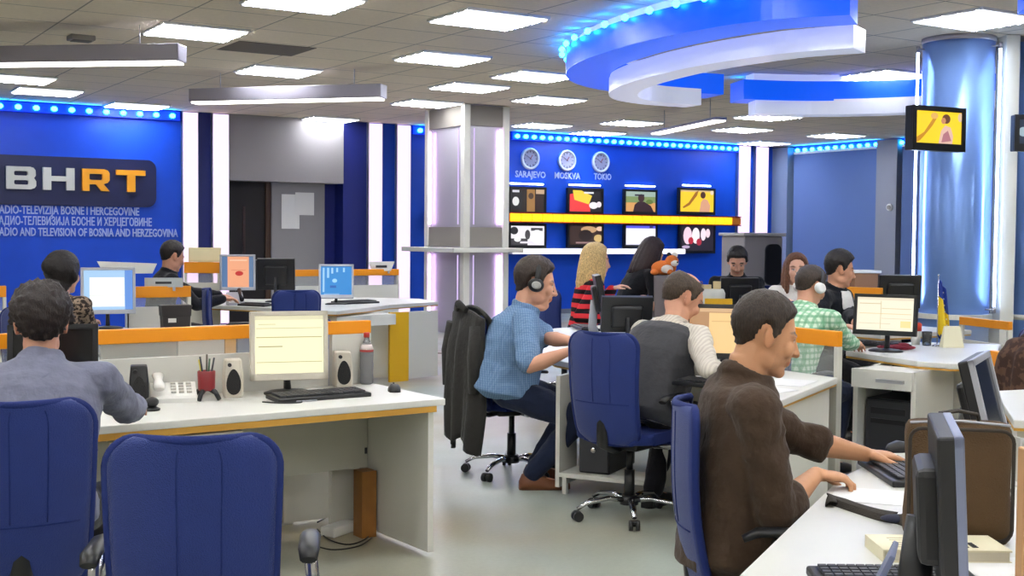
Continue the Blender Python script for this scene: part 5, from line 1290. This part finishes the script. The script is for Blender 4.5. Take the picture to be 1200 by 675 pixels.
# cables and adapter on the floor under desk A
f = lambda x,y: atZ(x,y,.006)
cable('black cable on the floor under the nearest left desk, large loop', [f(372,612),f(392,604),f(420,614),f(432,628),f(410,638),f(385,632),f(372,620)])
cable('black cable on the floor under the nearest left desk, running to the wooden post', [f(330,604),f(352,596),f(395,600),f(425,618),f(436,612),f(428,598)])
cable('black cable on the floor under the nearest left desk, short front one', [f(360,636),f(388,644),f(420,640),f(436,630)])
p = atZ(398,625,0); q = MB(); q.box((0,0,.025),(.2,.09,.05),rz=.5,bev=.008); o = q.build('power_strip', white_pl, None, (p.x,p.y,0)); tag(o,'white power box on the floor among cables under the nearest left desk','power strip')
# behind the frosted glass : folders standing on the second row
for (a,b,c_,lb) in ((115,205,(150,146,136),'grey folder seen blurred through the frosted pane of the nearest left screen'),(207,262,(206,200,188),'pale folder seen blurred through the frosted pane of the nearest left screen'),(263,276,(226,168,80),'orange folder seen blurred through the frosted pane'),(278,298,(120,130,150),'bluish folder seen blurred through the frosted pane'),(300,345,(74,62,52),'dark folder seen blurred through the frosted pane')):
    x0_ = atY(a,414,5.96).x-oA[0]; x1_ = atY(b,414,5.96).x-oA[0]; w_ = x1_-x0_; c3 = A3((x0_+x1_)/2+.06,.98,.0)
    t = thing('folder', lb, 'folder', c3, rzA, 'folders behind the frosted pane')
    q = MB(); q.b2((-w_/2,-.012,.70),(w_/2,.012,.985)); q.build('cover', mat('folder_%d_%d'%(a,b),c_,.6), t)
    q = MB(); q.b2((-w_/2,.013,.0),(w_/2,.03,.72)).b2((-w_/2,-.012,0),(w_/2,.06,.02)); q.build('rack_support', side_m, t)
# desk C
p = atD(127,345,9.7); monitor('pale flat screen with a white page beside the woman in a patterned top', (p.x,p.y,TZ), R_(-9), .41, .365, [(0,0,1,1,(160,196,230)),(.84,0,1,1,(96,140,210)),(.12,.08,.83,.82,(246,248,244)),(.12,.36,.83,.372,(200,204,200))], case=silver_pl, zc=.30, tilt=5)
keyboard('black keyboard below the pale flat screen', (2.42,9.32,TZ), 0, .4, .15)
mouse('black mouse left of the black box on the second left desk', (2.70,9.42,TZ), 0)
p = atD(200,375,9.75); t = thing('storage_box', 'black box with a white label on the second left desk', 'box', (p.x,p.y-.12,TZ), R_(-6))
q = MB(); q.loft([[(x*k,y*k*.9,z) for x,y in ((-.10,-.07),(.10,-.07),(.10,.07),(-.10,.07))] for z,k in ((0,1),(.11,1.06),(.115,1.1),(.185,1.14))],smooth=False); q.build('body', mat('box_black',(40,34,34),.6), t)
q = MB(); q.box((0,0,.19),(.235,.15,.014),bev=.004); q.build('lid', mat('box_black'), t); q = MB(); q.box((-.035,-.068,.08),(.06,.006,.032)); q.build('label', white_pl, t)
def nameplate(label, px, py, d, w, h, trap=1.0, m=None, zb=None):
    p = atD(px,py,d); t = thing('name_plate', label, 'name plate', (p.x,p.y,zb if zb else p.z-h/2), -YAW*.5, 'name plates on the office screens')
    q = MB(); q.prism([(-w/2*trap,0),(w/2*trap,0),(w/2,h),(-w/2,h)],-.012,.012,mtx=M_wall); q.build('plate', m or white_pl, t)
    q = MB(); q.b2((-w*.22,-.0155,h*.35),(w*.2,-.0115,h*.6)); q.build('printed_bar', dgrey_pl, t)
    q = MB(); q.b2((-w*.3,-.026,-.03),(-w*.3+.02,.026,0.004)).b2((w*.3-.02,-.026,-.03),(w*.3,.026,.004)); q.build('clip', silver_pl, t); return t
nameplate('pale name plate on the office screen above the black box', 192, 331, 10.0/_ray(192,331).y, .30, .075, m=mat('plate_grey',(190,196,196),.5))
nameplate('white trapezoid name plate on the office screen near the square column', 447, 312, 14.2/_ray(447,312).y, .34, .12, trap=.7)
p = atD(149,314,11.2); t = thing('name_plate', 'long white plate standing behind the pale flat screen', 'name plate', (p.x,p.y,p.z-.05), -YAW*.4)
q = MB(); q.prism([(-.20,0),(.22,0),(.26,.09),(-.26,.11)],-.012,.012,mtx=M_wall); q.build('plate', white_pl, t); q = MB(); q.b2((-.02,-.02,-(p.z-.05)),(.02,.02,.01)).b2((-.1,-.08,-(p.z-.05)),(.1,.08,-(p.z-.05)+.02)); q.build('stand', silver_pl, t)
p = atD(240,299,12.95); t = thing('notice_board', 'cream sheet fixed above the orange band behind the man in the dark pullover', 'notice board', (p.x,p.y,1.196), -YAW*.7)
q = MB(); q.b2((-.165,-.01,0),(.165,.01,.15),bev=.004); q.build('board', mat('cream_sheet',(216,206,160),.7), t); q = MB(); q.b2((-.15,-.013,.02),(.15,-.009,.13)); q.build('sheet', mat('cream_paper',(226,216,176),.8), t)
# desk B
ZB = .7655
p = atD(278.5,310,12.75); monitor('flat screen with an orange picture in front of the man in the dark pullover', (p.x,p.y,ZB), R_(-16), .36, .37, [(0,0,1,1,(226,158,120)),(0,0,.18,1,(80,110,150)),(.86,0,1,1,(90,116,150)),(.3,.55,.75,.56,(190,80,60)),('e',.55,.45,.13,.08,(180,40,36)),(.25,.86,.8,.9,(232,190,160))], case=silver_pl, zc=.33, tilt=3)
p = atD(324,322,13.3); monitor('black screen seen from behind above the empty blue chair', (p.x,p.y,ZB), R_(150), .40, .34, None, zc=.30)
p = atD(394,332,12.85); monitor('tilted flat screen with a blue picture on the wavy desk', (p.x,p.y,ZB), R_(-24), .36, .36, [(0,0,1,1,(46,130,200)),(.06,.1,.12,.95,(150,196,230)),(.2,.6,.27,.95,(150,196,230)),(.34,.75,.4,.95,(160,200,230)),(.5,.8,.56,.95,(150,196,230)),(.72,.8,.78,.95,(150,196,230)),('e',.45,.5,.08,.07,(150,200,236)),(.3,.25,.5,.33,(30,90,170)),(.1,.0,.6,.05,(120,170,214))], case=silver_pl, tilt=16, zc=.245)
p = atZ(424,356.5,.765); keyboard('black keyboard right of the tilted blue flat screen', (p.x+.0,p.y+.16,ZB), R_(14), .5, .2)
p = atZ(402,358,.765); q = MB(); q.box((0,0,.002),(.21,.15,.003),rz=.4); o = q.build('paper_sheet', pap, None, (p.x-.05,p.y+.03,ZB)); tag(o,'white paper sheet in front of the tilted blue flat screen','paper')
p = atD(276,345,12.6); t = thing('telephone', 'grey telephone below the orange flat screen', 'telephone', (p.x,p.y-.0,ZB), R_(-10))
q = MB(); q.loft([[(-.08,y,0),(.08,y,0),(.08,y,z),(-.08,y,z)] for y,z in ((-.09,.03),(.0,.07),(.08,.13),(.1,.12))],smooth=False); q.build('base', silver_pl, t); q = MB(); q.tube([(.05,-.09,.06),(.05,0,.10),(.05,.08,.155)],[.022,.016,.022],10); q.build('handset', black_pl, t)
p = atD(298,350,12.5); keyboard('black keyboard right of the grey telephone on the wavy desk', (p.x,p.y,ZB), R_(-60), .36, .13)
# middle desk
p = atZ(686,386,.74); keyboard('black keyboard in front of the man with headphones', (p.x,p.y,TZ), R_(-112+180), .42, .16)
p = atD(706,345,9.55); monitor('silver-rimmed screen seen edge-on in front of the blonde woman', (p.x,p.y,TZ), R_(58), .40, .34, lines, case=black_pl, tilt=12, zc=.30, stand=silver_pl)
p = atD(734,372,8.7); monitor('black screen seen from behind between the blonde woman and the man in the vest', (p.x,p.y,TZ), R_(150), .36, .26, None, zc=.22, tilt=14)
tan = [(0,0,1,1,(176,134,96)),(.3,.0,.86,.9,(238,196,136)),(.0,.92,1,1,(206,170,130)),(.34,.7,.8,.72,(214,172,116))]
p = atD(846,388,6.75); monitor('black flat screen with a tan page in front of the man in the vest', (p.x,p.y,TZ), R_(-46), .40, .30, tan, zc=.245, tilt=10)
p = atD(838,432,6.3); keyboard('black keyboard in front of the tan flat screen', (p.x,p.y,TZ), R_(-72), .42, .16)
for (a,b,s_,lb) in ((944,449,.3,'large white paper on the middle desk behind the man in brown'),(918,458,.24,'second white paper nearer the edge of the middle desk')):
    p = atZ(a,b,.74); q = MB(); q.box((0,0,.0015),(s_,.21,.002),rz=.5 if a>930 else .2); o = q.build('paper_sheet', pap, None, (p.x-.06,p.y+.05,TZ)); tag(o, lb, 'paper')
# background desk clutter
def plush(label, px, py, d, z):
    p = atD(px,py,d); t = thing('plush_toy', label, 'plush toy', (p.x,p.y,z), -YAW)
    o_ = mat('plush_orange',(222,120,50),.9,bump=.4,bscale=90); w_ = mat('plush_white',(232,226,218),.9,bump=.4,bscale=90)
    q = MB(); q.ell((0,0,.07),(.12,.08,.07),14).ell((.07,-.02,.13),(.065,.06,.06),14).ell((-.09,-.03,.03),(.04,.06,.03),10).ell((.05,-.07,.03),(.03,.06,.03),10); q.build('body', o_, t)
    q = MB(); q.ell((.09,-.06,.115),(.04,.035,.03),12).ell((.02,-.065,.06),(.06,.03,.04),12).ell((.10,0,.19),(.03,.02,.03),10); q.build('white_patches', w_, t)
    q = MB(); q.ell((.045,-.01,.195),(.022,.014,.022),10).ell((.115,-.088,.125),(.010,.008,.008),8); q.build('ear_and_nose', black_pl, t)
shelf_p = atD(790,330,11.6); t = thing('magazine_rack', 'white upright panel rack beside the plush toy in the background', 'rack', (shelf_p.x,shelf_p.y,TZ), -YAW)
q = MB(); q.b2((-.19,-.09,0),(.04,.09,.40),bev=.004); q.build('box', mat('rack_grey',(120,112,112),.6), t); q = MB(); q.b2((.045,-.12,0),(.09,.12,.42),bev=.003); q.build('side_panel', white_pl, t)
plush('orange and white plush toy beside the dark-haired woman', 778, 312, 11.6, TZ+.40)
p = atD(817,322,11.7); t = thing('paper_bag', 'pinkish brown bag in the background left of the magazines', 'bag', (p.x,p.y,TZ), -YAW)
q = MB(); q.loft([[(x*k,y*k,z) for x,y in ((-.11,-.06),(.11,-.06),(.11,.06),(-.11,.06))] for z,k in ((0,.9),(.2,1.05),(.30,1.0))],smooth=False); q.build('body', mat('bag_pinkbrown',(128,84,84),.7), t)
q = MB(); q.tube([(-.05,-.05,.29),(-.04,-.05,.34),(.04,-.05,.34),(.05,-.05,.29)],.006,6); q.build('handle', mat('bag_pinkbrown'), t)
p = atD(836,326,11.5); t = thing('carrier_bag', 'white carrier bag with magazines left of the black screen in the background', 'bag', (p.x-.02,p.y,TZ), -YAW)
q = MB(); q.loft([[(x*k+.01*math.sin(z*30),y*k,z) for x,y in ((-.12,-.05),(.0,-.07),(.12,-.05),(.12,.05),(-.12,.05))] for z,k in ((0,.85),(.12,1.0),(.24,.95),(.28,.8))]); q.build('body', mat('bag_white',(206,206,196),.5), t)
q = MB(); q.box((-.05,-.0,.28),(.08,.06,.08),rz=.2).box((.05,.0,.30),(.07,.05,.10),rz=-.2); q.build('magazines', mat('magazines',(206,186,140),.6), t)
p = atD(866,335,11.65); monitor('black screen seen from behind in front of the man in black', (p.x,p.y,TZ), R_(150), .36, .27, None, zc=.25)
p = atD(885,346,11.3); q = MB(); q.box((0,0,.008),(.2,.12,.014),rz=.3); q.box((.02,.0,.018),(.16,.1,.006),rz=-.1); o = q.build('paper_stack', pap, None, (p.x,p.y+.1,TZ)); tag(o,'white papers beside the black screen in the background','papers')
# kiosk
p = atD(893,300,15.6); t = thing('grey_kiosk', 'grey cabinet with a dark rounded window at the end of the screen wall', 'cabinet', (p.x,p.y,0), R_(-8))
q = MB(); q.b2((-.28,-.02,0),(.30,.5,1.52),bev=.02); q.build('cabinet_body', mat('kiosk_grey',(150,144,144),.5), t); q = MB(); q.prism(rrect(.03,.9,.26,1.42,.08),0,.03,mtx=Matrix.Translation((0,-.02,0)) @ M_wall); q.build('window', mat('kiosk_window',(26,26,32),.3), t)
q = MB(); q.b2((-.31,-.05,1.52),(.33,.53,1.56),bev=.01); q.build('top', mat('kiosk_top',(188,184,180),.5), t)
p = atD(1010,312,12.6); t = thing('cardboard_box', 'brown cardboard box with a white lid behind the man in the dark suit', 'box', (p.x,p.y,.98), R_(-20))
q = MB(); q.b2((-.14,-.12,0),(.14,.12,.17),bev=.004); q.build('body', mat('cardboard',(150,108,78),.8), t); q = MB(); q.b2((-.15,-.13,.17),(.15,.13,.20),bev=.004); q.build('lid', white_pl, t)
t2 = thing('side_cabinet', 'low grey cabinet under the cardboard box', 'cabinet', (p.x,p.y,0), R_(-20)); q = MB(); q.b2((-.35,-.2,0),(.35,.2,.98),bev=.005); q.build('body', mat('kiosk_grey'), t2); q = MB(); q.b2((-.33,-.215,.05),(-.01,-.2,.93)).b2((.01,-.215,.05),(.33,-.2,.93)); q.build('door', mat('kiosk_top'), t2)
p = atD(1053,336,10.4); ngon_desk('desk','white desk of the black screen between the dark suit and the round column',[(p.x-.6,p.y-.35),(p.x+.5,p.y-.35),(p.x+.5,p.y+.4),(p.x-.6,p.y+.4)],group='white desks'); monitor('black screen seen from behind between the dark suit and the round column', (p.x,p.y,TZ), R_(152), .36, .28, None, zc=.32, stand=dgrey_pl)
# desk G
sheet = [(0,0,1,1,(240,230,206)),(0,.92,1,1,(226,214,190)),(.04,.8,.42,.82,(196,176,130)),(.44,.66,.96,.675,(206,186,130)),(.04,.5,.96,.515,(222,196,130)),(.44,.36,.96,.37,(206,186,140)),(.04,.2,.6,.21,(196,176,130)),(.42,.05,.43,.9,(206,190,150)),(.78,.1,.96,.3,(236,216,150))]
p = atD(1037,368,8.3); monitor('wide black screen with a cream table page on the right desk', (p.x,p.y,TZ), R_(-64), .42, .275, sheet, zc=.25, tilt=6)
p = atZ(1030,405,.74); keyboard('black keyboard under the hand of the man in the green checked shirt', (p.x-.03,p.y,TZ), R_(-70), .36, .14)
p = atZ(1050,410,.74); t = thing('cloth_pouch', 'dark red pouch on the right desk below the wide black screen', 'pouch', (p.x,p.y,TZ), R_(-45))
q = MB(); q.ell((0,0,.018),(.13,.06,.02),16).ell((.04,.01,.03),(.06,.045,.02),12); q.build('body', mat('pouch_red',(132,22,42),.7,bump=.4,bscale=60), t); q = MB(); q.tube([(-.1,-.02,.028),(0,-.012,.045),(.1,-.01,.034)],.004,6); q.build('zip', dgrey_pl, t)
p = atZ(1073,404,.74); t = thing('paper_cup', 'white cup with a red top beside the small flag', 'cup', (p.x,p.y,TZ))
q = MB(); q.lathe((0,0,0),[(.03,0),(.038,.10),(.036,.10),(.028,.005)],20); q.build('cup', white_pl, t); q = MB(); q.lathe((0,0,.1),[(.040,0),(.040,.05),(.03,.06)],20); q.build('top', mat('cup_red',(206,64,44),.5), t)
p = atZ(1086,405,.74); t = thing('drinking_glass', 'clear glass between the cup and the small flag', 'glass', (p.x,p.y,TZ)); q = MB(); q.lathe((0,0,0),[(.03,0),(.036,.10),(.033,.10),(.027,.008)],20); q.build('glass', mat('clear_glass',(240,244,250),.05,trans=.95), t)
p = atZ(1115,407,.74); t = thing('desk_card', 'cream folded card standing right of the small flag', 'card', (p.x,p.y,TZ), R_(-30)); q = MB(); q.loft([[(-w_,-d_,z),(w_,-d_,z),(w_,d_,z),(-w_,d_,z)] for z,w_,d_ in ((0,.075,.04),(.15,.055,.008))],smooth=False); q.build('card', mat('card_cream',(226,220,190),.7), t)
# table flag
p = atZ(1098,406,.74); t = thing('table_flag', 'small blue and yellow flag with white stars on a desk pole', 'flag', (p.x,p.y,TZ), -YAW)
fy = mat('flag_yellow',(240,206,40),.7); fb = mat('flag_blue',(28,60,160),.7)
q = MB(); q.lathe((0,0,0),[(.035,0),(.035,.008),(.01,.016)],20); q.cyl((0,0,.01),(0,0,.50),.004,n=8); q.ell((0,0,.505),(.008,.008,.008),8); q.build('pole', chrome, t)
def fl(u,v): return Vector((.006+.10*u*(1-.55*v)+.03*(1-v)*(1-u)*0, .018*math.sin(u*9+v*2)+.004, .07+.41*v-.09*u*(1-v*.2)))
q = MB(); q.mi = 0; q.grid(fl,14,22,.002); F_l = q.build('cloth', [fb,fy], t)
for po in F_l.data.polygons:
    c_ = po.center; v = (c_.z-.07)/.41; u = (c_.x-.006)/(.10*(1-.55*min(max(v,0),1)))
    if .06 < v+.18*u < .72 and u < (.30+ .95*(1-abs(v+.2*u-.36)/.38)): po.material_index = 1
q = MB()
for k in range(6):
    s_ = k/5; P_ = fl(.55+.2*s_ if k<4 else .8, .86-.5*s_) + Vector((0,-.010,0)); r_ = .0075
    q.prism([(P_.x+r_*(1 if j%2==0 else .42)*math.sin(j*PI/5), P_.z+r_*(1 if j%2==0 else .42)*math.cos(j*PI/5)) for j in range(10)],0,.003,mtx=Matrix.Translation((0,P_.y,0)) @ M_wall)
q.build('stars', white_pl, t)
# backpack under desk G
p = atZ(1140,492,0); t = thing('backpack', 'dark chequered backpack under the right desk', 'backpack', (p.x-.25,p.y+.1,0), R_(-30))
q = MB(); q.loft([[(x*k,y*k,z) for x,y in ((-.16,-.09),(0,-.12),(.16,-.09),(.16,.1),(-.16,.1))] for z,k in ((0,.92),(.08,1.05),(.3,1.0),(.42,.8),(.46,.45))]); q.build('body', plaid('backpack_check',(52,50,54),(92,90,92),(70,70,74),sc=40), t); q = MB(); q.loft([[(x,y,z) for x,y in ((-.11*k,-.10),(-.08*k,-.15),(.08*k,-.15),(.11*k,-.10))] for z,k in ((.04,1),(.06,1.05),(.2,1.0),(.24,.8))]); q.build('pocket', mat('pocket_dark',(36,36,40),.8), t)
q = MB(); q.tube([(-.03,.05,.45),(-.03,.04,.5),(.03,.04,.5),(.03,.05,.45)],.008,6); q.build('handle', black_pl, t)
# front right desk
p = atZ(1044,558,.74); keyboard('black keyboard on the front right desk, partly behind the brown bag', (p.x+.03,p.y,TZ), R_(-122), .40, .15)
p = atZ(1059,531,.74); mouse('black mouse under the hand of the man in brown', (p.x+.02,p.y+.03,TZ), R_(-110))
p = atZ(1022,588,.74); q = MB(); q.box((0,0,.001),(.30,.21,.0015),rz=-.9); o = q.build('paper_sheet', pap, None, (p.x+.08,p.y+.02,TZ)); tag(o,'white paper by the strap on the front right desk','paper')
p = atD(1122,600,3.12); bz = R_(-YAW*180/PI-12)
t = thing('shoulder_bag', 'brown canvas shoulder bag standing on the front right desk', 'bag', (p.x+.02,p.y+.02,TZ), bz)
bm_ = mat('bag_brown',(84,61,34),.85,bump=.35,bscale=260,vary=.2,vscale=9); bk = mat('bag_dark_trim',(46,38,30),.8)
def bagring(z,kx,ky,n=28):
    out = []
    for k in range(n):
        a = 2*PI*k/n; x=math.cos(a); y=math.sin(a); out.append((math.copysign(abs(x)**.35,x)*.128*kx, math.copysign(abs(y)**.5,y)*.062*ky+.004*math.sin(z*30), z))
    return out
q = MB(); q.loft([bagring(z,kx,ky) for z,kx,ky in ((0,.93,.9),(.012,1.0,1.05),(.06,1.0,1.15),(.13,.965,1.08),(.2,.98,1.0),(.26,1.0,.92),(.282,.985,.85),(.296,.93,.7),(.30,.8,.5))]); q.build('body', bm_, t)
q = MB(); q.tube([(x*1.005,-.066*1.02+.0,z) for x,z in rrect(-.122,.012,.122,.288,.03,4)],.005,6,closed=True); q.build('piping', bk, t)
q = MB(); q.tube([(-.05,0,.296),(-.045,0,.318),(.0,0,.326),(.045,0,.318),(.05,0,.296)],.008,6,flat=(1.8,.6)); q.build('handle', bk, t)
q = MB(); q.tube([(-.12,-.035,.297),(0,-.037,.305),(.12,-.035,.297)],.0035,6); q.build('zip', silver_pl, t)
P_ = [atZ(1062,598,.80),atZ(1056,610,.752),atZ(1030,608,.7446),atZ(1002,599,.7446),atZ(975,590,.7446),atZ(969,588,.752),atZ(972,583,.768),atZ(984,587,.752),atZ(1000,593,.749),atZ(1025,600,.753),atZ(1048,604,.758)]
P_ = smooth_path3(P_,5); inv_ = Matrix.Rotation(-bz,3,'Z'); base = Vector((p.x+.02,p.y+.02,TZ))
q = MB(); q.tube([inv_ @ (v-base) for v in P_], .0175, 8, flat=(.16,1.0)); q.build('strap', mat('strap_dark',(52,46,40),.8,bump=.3,bscale=300), t)
q = MB(); c_ = inv_ @ (atZ(1056,608,.752)-base); q.ell((c_.x,c_.y,c_.z),(.055,.022,.012),12); q.build('strap_pad', mat('strap_pad_navy',(36,40,62),.8), t)
p = atZ(1098,650,.74); t = thing('thick_notebook', 'thick cream notebook with printed marks in front of the brown bag', 'notebook', (p.x,p.y,TZ), R_(-32))
q = MB(); q.b2((-.145,-.075,.003),(.145,.07,.026)); q.build('pages', mat('page_edge',(214,206,184),.8), t); q = MB(); q.b2((-.15,-.078,.026),(.15,.075,.03)).b2((-.15,-.078,0),(.15,.075,.003)).b2((-.153,-.078,0),(-.149,.075,.03)); q.build('cover', mat('notebook_cover',(228,220,190),.6), t)
q = MB()
for k in range(2):
    for j in range(4): q.b2((.045+.022*k,-.05+.013*j,.030),(.059+.022*k,-.042+.013*j,.0312))
q.build('printed_marks', dgrey_pl, t)
q = MB()
for j in range(5): q.b2((-.11,-.05+.022*j,.030),(-.02,-.046+.022*j,.0308))
q.build('printed_lines', mat('print_grey',(200,190,160),.7), t)
p = atD(1119,600,2.42); monitor('dark screen seen edge-on in front of the brown bag', (p.x,p.y,TZ), R_(42.5), .34, .31, None, zc=.245, tilt=3, stand=black_pl, case=mat('monitor_charcoal',(26,25,27),.5), bez=mat('bezel_bluegrey',(128,134,160),.4,metal=.3))
p = atD(1160,462,4.0); monitor('slanted silver-edged screen behind the brown bag', (p.x,p.y,TZ), R_(30), .40, .30, None, zc=.24, tilt=14, case=black_pl, bez=silver_pl)
p = atZ(1026,694,.745); t = thing('document_holder', 'slanted blue-grey plastic holder at the bottom edge, before the notebook', 'holder', (p.x,p.y-.02,TZ), R_(-52)); q = MB(); q.box((0,0,.055),(.012,.14,.11),ry=R_(24),bev=.003); q.build('panel', mat('holder_bluegrey',(112,120,150),.45), t); q = MB(); q.box((-.015,0,.005),(.09,.14,.01),bev=.002); q.build('base', silver_pl, t)
p = atZ(1020,678,.74); keyboard('black keyboard cut by the bottom edge of the picture', (p.x,p.y-.07,TZ), R_(-32), .36, .14)
p = atZ(1168,668,.74); q = MB(); q.box((0,0,.001),(.21,.15,.0015),rz=-.3); o = q.build('paper_sheet', pap, None, (p.x+.03,p.y,TZ)); tag(o,'white paper at the bottom right, below the cream notebook','paper')
cable('black cable behind the brown bag at the right', [atZ(1165,590,.7446),atZ(1180,588,.7446),atZ(1186,578,.7446),atZ(1176,566,.7446)])
t = thing('paper_tray', 'white paper tray at the right border beside the tan wooden edge', 'tray', (*atZ(1190,566,.74).xy,TZ), R_(-20))
for k in range(3):
    q = MB(); q.box((-.01+.012*k,0,.075),(.003,.10,.15-.01*k),ry=R_(-8+8*k)); q.build('divider', white_pl, t)
q = MB(); q.b2((-.04,-.06,0),(.06,.06,.006)); q.build('base', white_pl, t)
p = atZ(1180,545,.74); q = MB(); q.b2((-.05,-.04,0),(.05,.04,.05),bev=.004); o = q.build('red_box', mat('box_red',(176,70,66),.6), None, (p.x+.03,p.y+.08,TZ)); tag(o,'small red box behind the brown bag at the right','box')
# jackets
def drape(label, loc, rz, w, zt, zb, m, bulge=.06, dy=-.29):
    t = thing('hanging_jacket', label, 'jacket', loc, rz, 'jackets over chair backs')
    def fn(u,v):
        s_ = 2*u-1; zz = zt-(zt-zb)*v
        wv = w/2*(1+.10*math.sin(v*3)-.22*max(0,v-.7)/.3*abs(s_)); fold = .018*math.sin(s_*9+v*2)*min(1,v*3)+.012*math.sin(s_*17+1)*v
        return Vector((s_*wv, dy-bulge*(1-s_*s_)**.5*(.5+.5*min(1,v*4))-fold-.02*v, zz-.05*s_*s_*(1-v)+(.05*math.sin(s_*5)*v)))
    q = MB(); q.grid(fn,30,26,.02); q.build('body', m, t)
    q = MB(); q.grid(lambda u,v: Vector(((2*u-1)*w*.46,dy+.02+.075*v,zt+.01-.05*(2*u-1)**2-.16*v*v)),16,8,.02); q.build('shoulder', m, t)
    for s_ in (-1,1):
        q = MB(); q.tube([(s_*w*.40,dy-.03,zt-.10),(s_*w*.45,dy-.05,zt-.28),(s_*w*.45,dy-.05,zt-.50)],[.05,.055,.045],10,flat=(.8,1)); q.build('sleeve', m, t)
    q = MB(); q.tube([(-.09,dy-.05,zt-.01),(0,dy-.07,zt+.03),(.09,dy-.05,zt-.01)],[.018,.024,.018],8); q.build('collar', m, t)
    return t
drape('dark grey jacket hanging over the chair of the man with headphones', CH_P4[0], CH_P4[1], .54, 1.05, .22, cloth('jacket_grey',(52,50,48)))
pj = atD(1204,440,6.75); drape('brown patterned jacket on a chair back, cut by the right edge', (pj.x+.36,pj.y-.10,0), R_(-105), .52, .965, .62, spots_m('jacket_brown_pattern',(92,68,56),(64,46,40),22), bulge=.14)
pj2 = dup(ch0, (pj.x+.36,pj.y-.10,0), R_(-105), 'dark blue chair under the brown patterned jacket at the right edge')
w = bpy.data.worlds.new('world'); SC.world = w; w.use_nodes = True
w.node_tree.nodes['Background'].inputs['Color'].default_value = (0.5,0.5,0.55,1); w.node_tree.nodes['Background'].inputs['Strength'].default_value = 0.3
